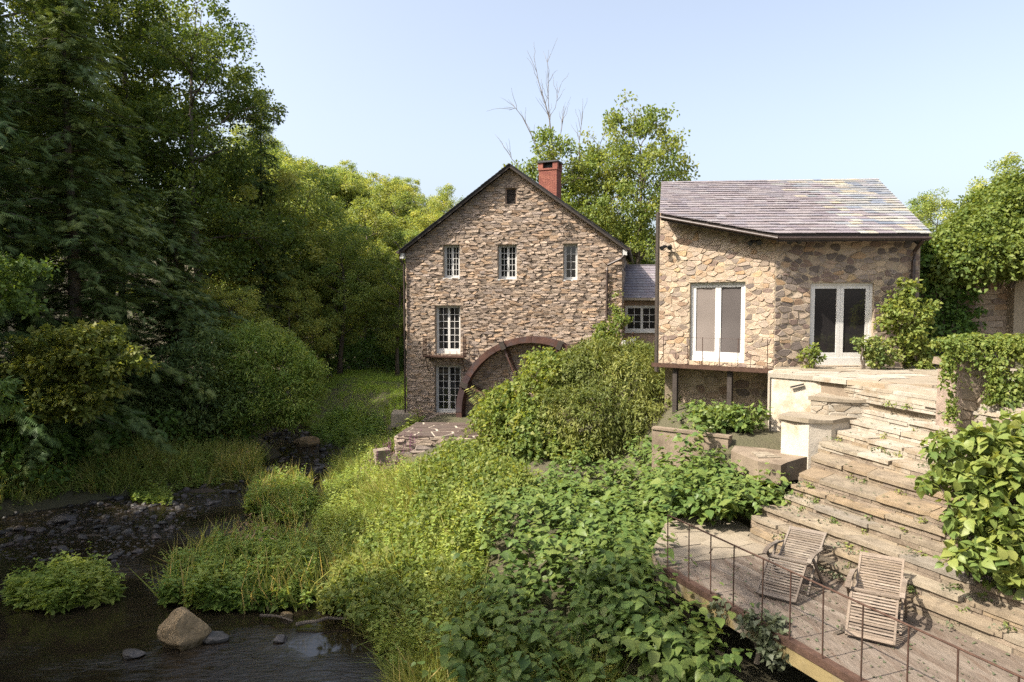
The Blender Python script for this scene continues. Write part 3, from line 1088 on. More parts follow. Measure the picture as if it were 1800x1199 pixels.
# windows
YR = .2
make_window(mill, 'casement_window', *W1, YR, 2, 2, 5, 'grey_paint')
make_window(mill, 'casement_window', *W2, YR, 2, 2, 5, 'grey_paint')
make_window(mill, 'casement_window', *W3, YR, 1, 2, 4, 'grey_paint')
make_window(mill, 'french_door', *F1, YR, 2, 2, 6, 'white_paint', bottom=.16, label='upper white french door above the small balcony')
make_window(mill, 'french_door', *F2, YR, 2, 2, 6, 'grey_paint', bottom=.1, label='lower glazed door beside the water wheel')
for w in (W1, W2, W3):
    MB().box(w[0] - .02, w[1] + .02, -.02, .22, w[2] - .05, w[2] + .012, .5).build('window_sill', 'grey_paint', mill)
b = MB()
b.box(VT[0], VT[0] + .05, .06, .16, VT[2], VT[3]).box(VT[1] - .05, VT[1], .06, .16, VT[2], VT[3]).box(VT[0] + .05, VT[1] - .05, .062, .158, VT[3] - .05, VT[3])
ve = b.build('gable_vent', 'siding', mill)
for k in range(9):
    z = VT[2] + .04 + k * .073
    b = MB()
    b.poly([(VT[0] + .05, .08, z), (VT[1] - .05, .08, z), (VT[1] - .05, .15, z + .06), (VT[0] + .05, .15, z + .06),
            (VT[0] + .05, .08, z - .012), (VT[1] - .05, .08, z - .012), (VT[1] - .05, .15, z + .048), (VT[0] + .05, .15, z + .048)],
           [(0, 1, 2, 3), (7, 6, 5, 4), (0, 4, 5, 1), (1, 5, 6, 2), (2, 6, 7, 3), (3, 7, 4, 0)])
    b.build('louvre', 'dark_wood', ve)
MB().box(VT[0], VT[1], .30, .33, VT[2], VT[3], .5).build('vent_back', 'lamp_black', ve)
# balcony of the mill
bz = 4.76 - MILL_Z
bx0, bx1, bd = .98, 2.92, .62
bal = MB().box(bx0, bx1, -bd, -.09, bz - .06, bz, .5, jit=.004).build('balcony_slab', 'rust', mill)
for k in range(7):
    x = bx0 + (bx1 - bx0) * k / 6
    MB().tube([(x, -bd + .03, bz - .01), (x, -bd + .03, bz + .22)], .013, 5).build('baluster', 'rust', bal)
for x in (bx0 + .02, bx1 - .02):
    for k in range(1, 4):
        y = -bd + .05 + k * .15
        MB().tube([(x, y, bz - .01), (x, y, bz + .92 - .02 * k)], .016, 5).build('baluster', 'rust', bal)
    for z in (.3, .6, .88):
        MB().tube([(x, -bd + .03, bz + z), (x, -.07, bz + z)], .016, 5).build('rail', 'rust', bal)
    MB().tube([(x, -bd + .03, bz), (x, -bd + .03, bz + .95)], .02, 6).build('corner_post', 'rust', bal)
for x in (bx0 + .1, bx1 - .1):
    MB().tube([(x, -bd + .06, bz - .05), (x, -.05, bz - .75)], .018, 6).build('bracket', 'rust', bal)
MB().box(bx0 + .1, bx1 - .1, -bd + .12, -.1, bz - .12, bz - .061, .5).build('joist', 'dark_wood', bal)
# downpipes
MB().tube([(-.2, -.30, ME - .12), (-.2, -.22, ME - .45), (-.06, -.14, ME - .62), (-.05, -.13, .1)], .045, 8).build('downpipe', 'gutter', mill)
MB().tube([(MW + .12, -.26, ME - .35), (MW - .05, -.2, ME - .52), (MW - .62, -.14, ME - .78), (MW - .66, -.13, ME - 1.0), (MW - .66, -.13, ME - 3.1)], .055, 8).build('downpipe', 'gutter', mill)
# dead creeper on the gable
b = MB()
random.seed(5)
for k in range(9):
    p = Vector((7.7 - k * .02, -.10, ME + .95 + random.uniform(-.1, .2)))
    pts = [p.copy()]
    for i in range(9):
        p = p + Vector((random.uniform(-.2, .13), random.uniform(-.012, .012), random.uniform(-.2, .11)))
        p.y = min(-.08, p.y)
        pts.append(p.copy())
    b.tube(pts, .010, 4, cap=False)
cr = b.build('dead_creeper', 'bark_pale', None)
cr.matrix_world = Matrix.Translation((-4.94, 32.0, MILL_Z)) @ Matrix.Rotation(math.radians(-11), 4, 'Z')
tag(cr, 'bare tangle of dead creeper stems on the right of the mill gable', 'creeper')

# ------------------------------------------------------------------ water wheel
wh = empty('water_wheel', (.86, 30.15, 2.22), math.radians(-11), 'large rusty iron water wheel half buried in vines against the mill', 'water wheel')
R0, R1, WD = 3.47, 3.20, .62
NS = 12
for yy in (0, WD):
    for k in range(NS):
        b = MB()
        a0, a1 = 2 * math.pi * k / NS + .0025, 2 * math.pi * (k + 1) / NS - .0025
        st = 6
        vs, fs = [], []
        for i in range(st + 1):
            a = a0 + (a1 - a0) * i / st
            for r_ in (R1, R0):
                for y_ in (yy - .05, yy + .05):
                    vs.append((math.cos(a) * r_, y_, math.sin(a) * r_))
        for i in range(st):
            o_ = i * 4
            fs += [(o_, o_ + 2, o_ + 6, o_ + 4), (o_ + 1, o_ + 5, o_ + 7, o_ + 3), (o_ + 2, o_ + 3, o_ + 7, o_ + 6), (o_, o_ + 4, o_ + 5, o_ + 1)]
        fs += [(0, 1, 3, 2), (st * 4, st * 4 + 2, st * 4 + 3, st * 4 + 1)]
        b.poly(vs, fs)
        b.build('rim_segment', 'wheel_rust', wh)
b = MB()
ns = 72
vs, fs = [], []
for i in range(ns):
    a = 2 * math.pi * i / ns
    for r_ in (R1 + .01, R1 + .04):
        for y_ in (.05, WD - .05):
            vs.append((math.cos(a) * r_, y_, math.sin(a) * r_))
for i in range(ns):
    o_, q_ = i * 4, ((i + 1) % ns) * 4
    fs += [(o_, o_ + 1, q_ + 1, q_), (o_ + 2, q_ + 2, q_ + 3, o_ + 3)]
b.poly(vs, fs, .5)
b.build('sole_plate', 'wheel_rust', wh)
for k in range(36):
    a = 2 * math.pi * k / 36
    M_ = Matrix.Rotation(-a, 4, 'Y')
    MB().box(R1 + .05, R0 - .02, .06, WD - .06, -.012, .012, .5, M_).build('bucket_plate', 'wheel_rust', wh)
for k in range(8):
    a = 2 * math.pi * k / 8 + math.radians(23)
    for yy in (.0, WD):
        c_, s_ = math.cos(a), math.sin(a)
        MB().bar((c_ * .3, yy, s_ * .3), (c_ * (R1 + .1), yy, s_ * (R1 + .1)), .09, .07).build('spoke', 'wheel_rust', wh)
        MB().bar((c_ * (R1 - .06), yy - .09, s_ * (R1 - .06)), (c_ * (R0 + .03), yy - .09, s_ * (R0 + .03)), .22, .08, up=(0, 1, 0)).build('clamp', 'dark_wood', wh)
MB().tube([(0, -.35, 0), (0, WD + .3, 0)], .22, 16).build('hub', 'wheel_rust', wh)

# ------------------------------------------------------------------ link between mill and annex
lk = empty('link_building', (5.05, 30.9, 3.0), math.radians(0), 'small slate-roofed link with white window between mill and annex', 'building')
LZ = 3.0
le, lr = at(1125, 524, 30.6).z - LZ, at(1125, 466, 33.2).z - LZ
wz1, wz0 = at(1128, 537, 30.9).z - LZ, at(1128, 583, 30.9).z - LZ
wx0, wx1 = at(1099, 560, 30.9).x - 5.05, at(1158, 560, 30.9).x - 5.05
b = MB()
wall_face(b, [(-.25, 0), (2.3, 0), (2.3, le), (-.25, le)], [(wx0, wx1, wz0, wz1)], .15, .3)
b.build('wall', 'siding', lk)
for k in range(14):
    z = .1 + k * .165
    if z + .15 < wz0:
        MB().box(-.2, 2.28, -.03 - .004 * (k % 2), -.002, z, z + .155, random.random()).build('clapboard', 'siding', lk)
make_window(lk, 'link_window', wx0, wx1, wz0, wz1, .02, 2, 2, 3, 'white_paint', fw=.07)
MB().box(wx0 - .05, wx1 + .05, -.06, .05, wz0 - .06, wz0, .4).build('window_sill', 'white_paint', lk)
MB().box(-.3, 2.3, -.30, -.24, le - .10, le + .02, .4).build('fascia', 'pale_wood', lk)
lroof = MB()
lroof.poly([(-.3, -.28, le), (2.3, -.28, le), (2.3, 2.3, lr - .05), (-.3, 2.3, lr - .05), (-.3, -.28, le - .05), (2.3, -.28, le - .05), (2.3, 2.3, lr - .12), (-.3, 2.3, lr - .12)],
           [(0, 1, 2, 3), (7, 6, 5, 4), (0, 4, 5, 1), (1, 5, 6, 2), (2, 6, 7, 3), (3, 7, 4, 0)], .5)
lroof = lroof.build('roof', 'slate_dark', lk)
ncr = 12
random.seed(11)
for k in range(ncr):
    y0, y1 = -.30 + 2.6 * k / ncr, -.30 + 2.6 * (k + 1.35) / ncr
    zf = lambda y: le + (lr - .05 - le) * (y + .28) / 2.58
    x = -.32 - random.uniform(0, .2)
    while x < 2.28:
        w = random.uniform(.2, .34)
        xa, xb = max(x, -.32), min(x + w - .006, 2.3)
        if xb - xa > .04:
            t = random.uniform(.010, .016)
            d0 = .032 + random.uniform(0, .008)
            MB().poly([(xa, y0, zf(y0) + d0), (xb, y0, zf(y0) + d0), (xb, y1, zf(y1) + .008), (xa, y1, zf(y1) + .008),
                       (xa, y0, zf(y0) + d0 - t), (xb, y0, zf(y0) + d0 - t), (xb, y1, zf(y1) + .002), (xa, y1, zf(y1) + .002)],
                      [(0, 1, 2, 3), (7, 6, 5, 4), (0, 4, 5, 1), (1, 5, 6, 2), (2, 6, 7, 3), (3, 7, 4, 0)]).build('slate', 'slate_purple', lroof)
        x += w
MB().box(-.3, 2.3, 2.25, 2.36, lr - .06, lr + .03, .5).build('ridge_cap', 'slate_purple', lroof)
# garden lanterns hung under the link window
for i, (u, v) in enumerate(((1099, 604), (1113, 600))):
    p = at(u, v, 29.4)
    l = empty('garden_lantern', p, 0, ['round white glass garden lantern nearer the mill, in the vines', 'taller white garden lantern beneath the link window'][i], 'lantern', 'lanterns under the link window')
    n = 10
    b = MB()
    prof = [(0, -.16), (.10, -.14), (.16, -.03), (.15, .08), (.08, .15), (0, .16)]
    vs, fs = [], []
    for r_, z in prof:
        for k in range(n):
            vs.append((r_ * math.cos(2 * math.pi * k / n), r_ * math.sin(2 * math.pi * k / n), z))
    for q in range(len(prof) - 1):
        for k in range(n):
            fs.append((q * n + k, q * n + (k + 1) % n, (q + 1) * n + (k + 1) % n, (q + 1) * n + k))
    b.poly(vs, fs, .8)
    b.build('globe', 'white_paint', l, smooth=True)
    MB().tube([(0, 0, .14), (0, 0, .2), (0, 0, .3 + .1 * i)], [.09, .06, .02], 8).build('lantern_cap', 'rust', l)
    MB().tube([(0, 0, -.14), (0, 0, -1.6)], .025, 6).build('lantern_post', 'gutter', l)

# ------------------------------------------------------------------ annex with the canted front
AZ = 3.4
A, B, C = Vector((4.72, 21.93, 0)), Vector((7.59, 19.75, 0)), Vector((11.75, 19.75, 0))
EB, EC = Vector((7.43, 19.2, 9.04)), Vector((11.66, 19.2, 9.04))
RS = .40


def roofz(x, y):
    return 9.04 + RS * (y - 19.2)


EA = Vector((4.62, 21.35, 0))
EA.z = roofz(EA.x, EA.y)
RL = Vector((5.62, 25.7, roofz(0, 25.7)))
RR_ = Vector((13.58, 25.7, roofz(0, 25.7) + .12))
annex = empty('stone_annex', (7.59, 19.75, AZ), 0, 'fieldstone annex with canted front, variegated slate roof and two glazed doors', 'building')
org = Vector((7.59, 19.75, AZ))


def la(p):
    return Vector(p) - org


# left (canted) wall : local frame along A->B
dAB = (B - A).normalized()
ML = Matrix.Translation(A - Vector((org.x, org.y, 0)) + Vector((0, 0, -AZ))) @ Matrix.Rotation(math.atan2(dAB.y, dAB.x), 4, 'Z')
LAB = (B - A).length
DL = (1.03, 2.75, 5.33, 7.75)
zA, zB = roofz(*A.xy) - .14, roofz(*B.xy) - .14
lo = [(0, 5.2), (LAB, 5.2), (LAB, zB), (0, zA)]
b = MB()
wall_face(b, lo, [DL], .2, .4)
wl = b.build('canted_wall', 'annex_mortar', annex)
wl.matrix_local = ML
random.seed(21)
cl = stone_cells(lo, .23, .13, openings=[DL], gap=.008, jitter=.95)
lay_stones(wl, cl, 'annex_stone', proud=(.004, .026), depth=.03, inset=.014, tilt=.09, keep=160, cham='mix')
make_window(annex, 'glazed_door', *DL, .10, 2, 1, 1, 'white_paint', fw=.07, sash=.085, bottom=.16, M=ML, glasses=['blind', 'insect_screen'], label='white double door onto the narrow balcony')
# lower recessed wall under the balcony
b = MB()
lo2 = [(-.1, 3.0), (LAB + .5, 3.0), (LAB + .5, 5.12), (-.1, 5.12)]
wall_face(b, lo2, [], .1, .3)
w2 = b.build('undercroft_wall', 'annex_mortar', annex)
ML2 = ML @ Matrix.Translation((0, .85, 0))
w2.matrix_local = ML2
lay_stones(w2, stone_cells(lo2, .36, .22, gap=.02), 'annex_stone', proud=(.012, .03), depth=.03, inset=.02, tilt=.08, cham=True, keep=40)
# front wall
MF = Matrix.Translation((0, 0, -AZ))
LF = C.x - B.x
DF = (8.62 - B.x, 10.45 - B.x, 5.30, 7.70)
zt = roofz(0, B.y) - .14
fo_ = [(0, 4.9), (LF, 4.9), (LF, zt), (0, zt)]
b = MB()
wall_face(b, fo_, [DF], .22, .4)
wf = b.build('front_wall', 'annex_mortar', annex)
wf.matrix_local = MF
cl = stone_cells(fo_, .25, .145, openings=[DF], gap=.014, jitter=.95)
lay_stones(wf, cl, 'annex_stone', r_fn=lambda x, z: random.choice([random.random(), random.random(), .0, .45, .82]), proud=(.004, .026), depth=.03, inset=.014, tilt=.09, keep=160, cham='mix')
make_window(annex, 'glazed_door', *DF, .09, 2, 1, 1, 'white_paint', fw=.07, sash=.10, bottom=.22, M=MF, glass='door_glass', label='white double door opening on the terrace')
# flank and back walls
b = MB()
sl_ = [A + Vector((.30, .40, 0)), Vector((6.0, 25.4, 0))]
b.prism([(sl_[0].x - org.x, sl_[0].y - org.y), (sl_[0].x + .35 - org.x, sl_[0].y - org.y), (sl_[1].x + .35 - org.x, sl_[1].y - org.y), (sl_[1].x - org.x, sl_[1].y - org.y)],
        3.0 - AZ, lambda x, y: roofz(0, y + org.y) - .14 - AZ, .5)
b.prism([(C.x - .4 - org.x, .41), (C.x - org.x, .41), (13.2 - org.x, 5.6), (12.8 - org.x, 5.6)], 4.9 - AZ, lambda x, y: roofz(0, y + org.y) - .14 - AZ, .5)
b.build('side_wall', 'annex_mortar', annex)
MB().box(6.0 - org.x, 12.8 - org.x, 5.3, 5.55, -.4, 11.4 - AZ, .5).build('back_wall', 'annex_mortar', annex)
MB().box(A.x - org.x - .05, A.x - org.x + .02, A.y - org.y + .02, A.y - org.y + .4, 4.9 - AZ, roofz(0, A.y) - AZ - .1, .5).build('corner_board', 'dark_wood', annex)
# roof slab and slates
b = MB()
rp = [EA, EB, EC, RR_, RL]
rp = [la(p) for p in rp]
vs = rp + [p - Vector((0, 0, .10)) for p in rp]
b.poly(vs, [(0, 1, 2, 3, 4), (9, 8, 7, 6, 5)] + [(i, 5 + i, 5 + (i + 1) % 5, (i + 1) % 5) for i in range(5)], .4)
aroof = b.build('roof', 'dark_wood', annex)
random.seed(31)
slates = []
NC = 23
y_e, y_r = 19.2 - .04, 25.72
roof2d = [(p.x, p.y) for p in (EA, EB, EC, RR_, RL)]
roof2d = [(EA.x - .05, EA.y - .03), (EB.x - .01, EB.y - .06), (EC.x + .05, EC.y - .06), (RR_.x + .05, RR_.y + .03), (RL.x - .05, RL.y + .03)]
for k in range(NC):
    y0 = y_e + (y_r - y_e) * k / NC
    y1 = y0 + (y_r - y_e) / NC * 1.5
    x = 4.3 - random.uniform(0, .3)
    while x < 13.9:
        w = random.uniform(.24, .52)
        poly = [(x + .004, y0), (x + w - .004, y0), (x + w - .004, y1), (x + .004, y1)]
        for i in range(5):
            p, q = roof2d[i], roof2d[(i + 1) % 5]
            a_, b_ = q[1] - p[1], -(q[0] - p[0])
            poly = clip_half(poly, a_, b_, a_ * p[0] + b_ * p[1])
            if len(poly) < 3:
                break
        if len(poly) >= 3 and abs(poly_area(poly)) > .006:
            slates.append((poly, y0, y1, k))
        x += w
slates.sort(key=lambda s: s[1])
rest = {'slate_purple': MB(), 'slate_mixed': MB()}
cnt = 0
for poly, y0, y1, k in slates:
    t0 = .042 + random.uniform(0, .016)
    th = random.uniform(.010, .018)
    n = len(poly)
    top, bot = [], []
    for (x, y) in poly:
        f = (y - y0) / (y1 - y0)
        rx_ = .12 * max(0, (y - 19.2) / 6.5) * max(0, (x - 5.6) / 8)
        z = roofz(x, y) + rx_ + t0 * (1 - f) + .006 * f
        top.append(la((x, y, z)))
        bot.append(la((x, y, z - th * (1 - f) - .003)))
    # the right-hand end is laid in mixed colours
    bx = poly[0][0] + random.uniform(-1.1, 1.1)
    mat = 'slate_mixed' if bx > 10.2 - (y0 - 19.2) * .02 else 'slate_purple'
    fs = [tuple(range(n)), tuple(reversed(range(n, 2 * n)))] + [(i, n + i, n + (i + 1) % n, (i + 1) % n) for i in range(n)]
    if cnt < 300:
        MB().poly(top + bot, fs).build('slate', mat, aroof)
        cnt += 1
    else:
        rest[mat].poly(top + bot, fs)
for m_, r_ in rest.items():
    o = r_.build('slate_courses', m_, aroof)
    o['kind'] = 'stuff'
# gutters, downpipe, floodlights
for p, q in ((EA, EB), (EB, EC)):
    e = (q - p).normalized()
    nrm = Vector((e.y, -e.x, 0)).normalized()
    MB().tube([la(p + nrm * .05 - Vector((0, 0, .12))), la(q + nrm * .05 - Vector((0, 0, .12)) + e * .02)], .04, 8).build('gutter', 'gutter', annex)
    MB().bar(la(p - nrm * .02 - Vector((0, 0, .17))), la(q - nrm * .02 - Vector((0, 0, .15))), .03, .09).build('fascia', 'dark_wood', annex)
MB().tube([la(EC + Vector((-.18, -.04, -.15))), la((11.52, 19.62, 8.6)), la((11.50, 19.64, 8.3)), la((11.50, 19.64, 5.4))], .055, 8).build('downpipe', 'gutter', annex)
for p in (A + dAB * .35, A + dAB * 3.1, Vector((8.0, 19.75, 0)), Vector((11.35, 19.75, 0))):
    z = min(8.9, roofz(*p.xy) - .35)
    nn = Vector((dAB.y, -dAB.x, 0)) if p.y > 19.8 else Vector((0, -1, 0))
    q = Vector((p.x, p.y, z)) + nn * .08
    b = MB()
    b.tube([la(q), la(q + nn * .1 + Vector((0, 0, -.02)))], .03, 6)
    for s in (-1, 1):
        t_ = Vector((-nn.y, nn.x, 0)) * s
        b.tube([la(q + nn * .1 + t_ * .02), la(q + nn * .12 + t_ * .10 + Vector((0, 0, .0))), la(q + nn * .24 + t_ * .14 + Vector((0, 0, -.07)))], [.03, .055, .075], 8)
    b.build('floodlight', 'lamp_black', annex)
# the narrow balcony
b = MB()
b.box(-.02, LAB - .02, -.42, .84, 5.13, 5.19, .5)
ab = b.build('balcony', 'rust', annex)
ab.matrix_local = ML
MB().box(-.03, LAB, -.45, -.421, 5.11, 5.235, .4).build('edge_angle', 'rust', ab)
for f in (.35, 1.15, 1.62, 2.15, 2.7, LAB - .06):
    MB().tube([(f, -.40, 5.2), (f, -.40, 6.08)], .011, 6).build('baluster', 'rust', ab)
MB().tube([(.0, -.40, 6.07), (LAB, -.40, 6.05)], .004, 5).build('wire', 'rust', ab)
for f in (.62, 2.35):
    MB().box(f, f + .14, -.30, -.16, 3.4, 5.128, .3).build('post', 'dark_wood', ab)

# ------------------------------------------------------------------ terrace and stone steps
TZ = 5.27
LIP = [(6.66, 17.63), (7.46, 16.80), (8.29, 15.01), (8.69, 13.51), (9.85, 10.0), (10.75, 7.0)]
terr = MB()
terr.prism([(6.70, 17.66), (7.49, 16.83), (8.32, 15.04), (8.72, 13.54), (9.88, 10.0), (10.8, 7.0), (16, 7.0), (16, 19.72), (7.62, 19.72)], 2.5, TZ - .08, .5)
terr = terr.build('terrace', 'concrete_brown')
tag(terr, kind='structure')
random.seed(41)
# paving slabs of the terrace, laid in bands along the lip
tcells = stone_cells([(6.66, 17.6), (7.44, 16.85), (8.27, 15.05), (8.66, 13.55), (9.2, 11.9), (14.5, 11.9), (14.5, 19.7), (7.6, 19.7)], 1.25, .62, gap=.014)
for c_ in tcells:
    b = MB()
    zz = TZ + random.uniform(-.012, .012)
    c_ = c_ if poly_area(c_) > 0 else c_[::-1]
    cx_, cy_ = poly_center(c_)
    b.prism([(x - cx_, y - cy_) for x, y in c_], -.075, 0)
    b.build('paving_slab', 'step_pale' if random.random() < .6 else 'flag_pale', terr, (cx_, cy_, zz))
# nosing slabs along the lip
for i in range(len(LIP) - 1):
    p, q = Vector((*LIP[i], 0)), Vector((*LIP[i + 1], 0))
    n = max(1, int((q - p).length / .9))
    for k in range(n):
        a_, c_ = p.lerp(q, k / n), p.lerp(q, (k + 1) / n - .008)
        d = (c_ - a_).normalized()
        s = Vector((d.y, -d.x, 0))  # outwards, downhill
        if s.x > 0:
            s = -s
        ol = [a_ + s * .06, c_ + s * .06, c_ - s * .34, a_ - s * .34]
        ol = [(v.x, v.y) for v in ol]
        if poly_area(ol) < 0:
            ol = ol[::-1]
        MB().prism(ol, TZ - .085, TZ + .018 + random.uniform(0, .012)).build('nosing_slab', 'step_pale', terr)

STEPS_L = {1: (7.80, 16.25), 2: (8.21, 15.35), 3: (7.93, 15.48), 4: (7.53, 15.34), 5: (7.14, 15.15), 6: (6.67, 14.8), 7: (6.26, 14.2), 8: (5.74, 13.6), 9: (5.60, 13.5),
           10: (5.42, 13.45), 11: (4.97, 13.45), 12: (4.72, 13.35), 13: (4.62, 13.15), 14: (4.72, 12.9)}
NST = 14
DZ = 2.46
RISE = (TZ - DZ) / NST
st = empty('stone_steps', (6.5, 11.5, DZ), 0, 'broad flight of weathered stone steps fanning down from terrace to deck', 'steps')
so = Vector((6.5, 11.5, DZ))


def step_line(k):
    if k == 0:
        return Vector((7.8, 16.05, 0)), Vector((10.6, 7.0, 0))
    return Vector((*STEPS_L[k], 0)), Vector((7.2 + .243 * (NST - k), 7.0, 0))


def step_pt(k, t, wob):
    L_, R_ = step_line(k)
    p = L_.lerp(R_, t)
    # gentle bow
    p.x += .16 * math.sin(math.pi * t) * (-1 if k < 9 else -.6) + wob
    return p


core = MB()
random.seed(43)
for k in range(1, NST + 1):
    z = TZ - RISE * k
    ztop = z + .0
    if k < NST:
        # treads
        t = 0.0
        while t < .995:
            L_, R_ = step_line(k)
            ln = (R_ - L_).length
            dt = random.uniform(.55, 1.35) / ln
            t1 = min(1, t + dt)
            if 1 - t1 < .05:
                t1 = 1
            wob = random.uniform(-.03, .02)
            gap_ = .006 / ln
            nseg = max(3, int((t1 - t) * ln / .14))
            fr = [step_pt(k, t + gap_ + (t1 - t - 2 * gap_) * q / nseg, wob + random.uniform(-.008, .008)) for q in range(nseg + 1)]
            if random.random() < .4:
                fr[0].x += random.uniform(.02, .05)
            if random.random() < .4:
                fr[-1].x += random.uniform(.02, .05)
            tb_ = [step_pt(k - 1, max(0, min(1, q)), 0) + Vector((.10, 0, 0)) for q in (t1 - gap_, (t + t1) / 2, t + gap_)]
            ol = [(v.x - so.x, v.y - so.y) for v in fr + tb_]
            if poly_area(ol) < 0:
                ol = ol[::-1]
            hh = random.uniform(-.012, .012)
            mat = 'step_pale' if k + random.uniform(-1.2, 1.2) < 5.5 else 'step_stone'
            tz_ = (random.uniform(-.006, .004), random.uniform(-.005, .005))
            MB().prism(ol, z - .07 + hh - so.z, lambda x, y, a=ol[0], q=tz_, h=z + hh - so.z: h + q[0] * (x - a[0]) + q[1] * (y - a[1]) * .4).build('tread', mat, st)
            t = t1
    # riser blocks under the tread edge above (k-1)
    L_, R_ = step_line(k - 1)
    ln = (R_ - L_).length
    zhi = TZ - RISE * (k - 1) - .073
    zlo = z - .03
    zm = zlo + (zhi - zlo) * random.uniform(.45, .6)
    for za, zb in ((zlo, zm - .004), (zm, zhi)):
        t = 0.0
        while t < .99:
            dt = random.uniform(.22, .8) / ln
            t1 = min(1, t + dt)
            off = random.uniform(.015, .04)
            a_, c_ = step_pt(k - 1, t + .005 / ln, off + random.uniform(-.006, .006)), step_pt(k - 1, t1 - .005 / ln, off)
            ol = [(a_.x - so.x, a_.y - so.y), (c_.x - so.x, c_.y - so.y), (c_.x + .25 - so.x, c_.y - so.y), (a_.x + .25 - so.x, a_.y - so.y)]
            if poly_area(ol) < 0:
                ol = ol[::-1]
            mat = 'step_pale' if k + random.uniform(-1.2, 1.2) < 6.5 else random.choice(['step_stone', 'step_riser', 'step_riser'])
            MB().prism(ol, za - so.z, zb - random.uniform(0, .006) - so.z).build('riser_stone', mat, st)
            t = t1
    a_, c_ = step_pt(k - 1, 0, .06), step_pt(k - 1, 1, .06)
    core.prism([(a_.x - so.x, a_.y - so.y), (c_.x - so.x, c_.y - so.y), (c_.x + 3.2 - so.x, c_.y - so.y), (a_.x + 1.1 - so.x, a_.y - so.y)],
               1.2 - so.z, zhi - .03 - so.z, .5) if k > 1 else None
core.build('rubble_core', 'step_stone', st)

# whitewashed retaining wall under the terrace lip
rw = MB()
rw.prism([(6.70, 17.55), (7.50, 16.74), (7.9, 16.25), (8.1, 16.4), (7.6, 17.1), (7.0, 17.75)], 3.4, TZ - .09, .6)
rw.prism([(6.66, 17.56), (6.96, 17.78), (7.72, 19.7), (7.42, 19.72)], 3.4, TZ - .092, .6)
rw = rw.build('retaining_wall', 'whitewash')
tag(rw, 'whitewashed retaining wall under the left corner of the terrace', 'wall')
MB().bar((7.02, 17.12, 4.98), (7.25, 16.9, 5.08), .05, .04).build('drain_slot', 'lamp_black', rw)


def pier(label, outline, z0, z1, mat, cap_mat, over=.07, group='stepped planter blocks beside the steps'):
    cx, cy = poly_center(outline)
    e = empty('planter_block', (cx, cy, z0), 0, label, 'planter', group)
    random.seed(int(cx * 100))
    ol = [(x - cx, y - cy) for x, y in outline]
    if poly_area(ol) < 0:
        ol = ol[::-1]
    MB().prism(ol, 0, z1 - z0 - .081).build('body', mat, e)
    for i in range(len(ol)):
        p, q = Vector((*ol[i], 0)), Vector((*ol[(i + 1) % len(ol)], 0))
        d = (q - p).normalized()
        if d.x < .2 or mat == 'whitewash':
            continue
        Mx = Matrix.Translation(p) @ Matrix.Rotation(math.atan2(d.y, d.x), 4, 'Z')
        L_ = (q - p).length
        lay_stones(e, stone_cells([(0, 0), (L_, 0), (L_, z1 - z0 - .09), (0, z1 - z0 - .09)], .34, .13, gap=.006), mat, proud=(.008, .03), depth=.02, inset=.012, tilt=.08, M=Mx, keep=80)
    n = len(ol)
    cap = []
    for i in range(n):
        a_, c_ = ol[i], ol[(i + 1) % n]
        for f in (0, .5):
            x, y = a_[0] * (1 - f) + c_[0] * f, a_[1] * (1 - f) + c_[1] * f
            L = math.hypot(x, y)
            k = (L + over * random.uniform(.4, 1.3)) / L
            cap.append((x * k, y * k))
    MB().prism(cap, z1 - z0 - .08, lambda x, y: z1 - z0 + .02 * math.sin(7 * x + 3 * y)).build('cap_slab', cap_mat, e)
    return e


pier('upper planter block with an overhanging brown cap slab', [(7.0, 15.9), (7.3, 15.65), (8.2, 15.38), (8.35, 15.9), (7.6, 16.6)], 3.9, 4.90, 'step_pale', 'flag_pale')
pier('middle planter block, its white plastered face towards the slab', [(6.18, 15.55), (6.55, 14.95), (7.05, 14.95), (7.75, 15.3), (7.5, 15.75), (6.6, 16.1)], 3.3, 4.52, 'whitewash', 'flag_pale')
# broken brown slab in front
sl = MB()
sl.prism([(5.15, 15.9), (5.35, 14.7), (5.75, 14.45), (6.0, 14.75), (6.35, 14.9), (6.62, 15.0), (6.4, 15.6), (6.0, 16.3), (5.4, 16.4)], 3.2, lambda x, y: 3.62 + .03 * math.sin(5 * x) + .04 * (x - 5.5), .5)
sl = sl.build('broken_slab', 'concrete_brown')
tag(sl, 'cracked brown concrete slab jutting out beside the upper steps', 'slab')
for c_ in stone_cells([(5.45, 15.0), (6.0, 15.0), (5.9, 15.6), (5.5, 15.6)], .3, .22, gap=.02):
    cc = c_ if poly_area(c_) > 0 else c_[::-1]
    MB().prism(cc, 3.60, 3.66 + random.uniform(0, .02)).build('slab_fragment', 'flag_pale', sl)
kb = MB()
kb.prism([(3.7, 17.9), (5.3, 16.6), (5.45, 16.75), (3.85, 18.1)], 2.6, 3.78, .5)
kb = kb.build('garden_kerb', 'concrete_brown')
tag(kb, 'low brown concrete kerb in front of the undercroft planting', 'kerb')
MB().bar((3.75, 17.95, 3.81), (5.38, 16.64, 3.81), .22, .06).build('kerb_cap', 'concrete_brown', kb)

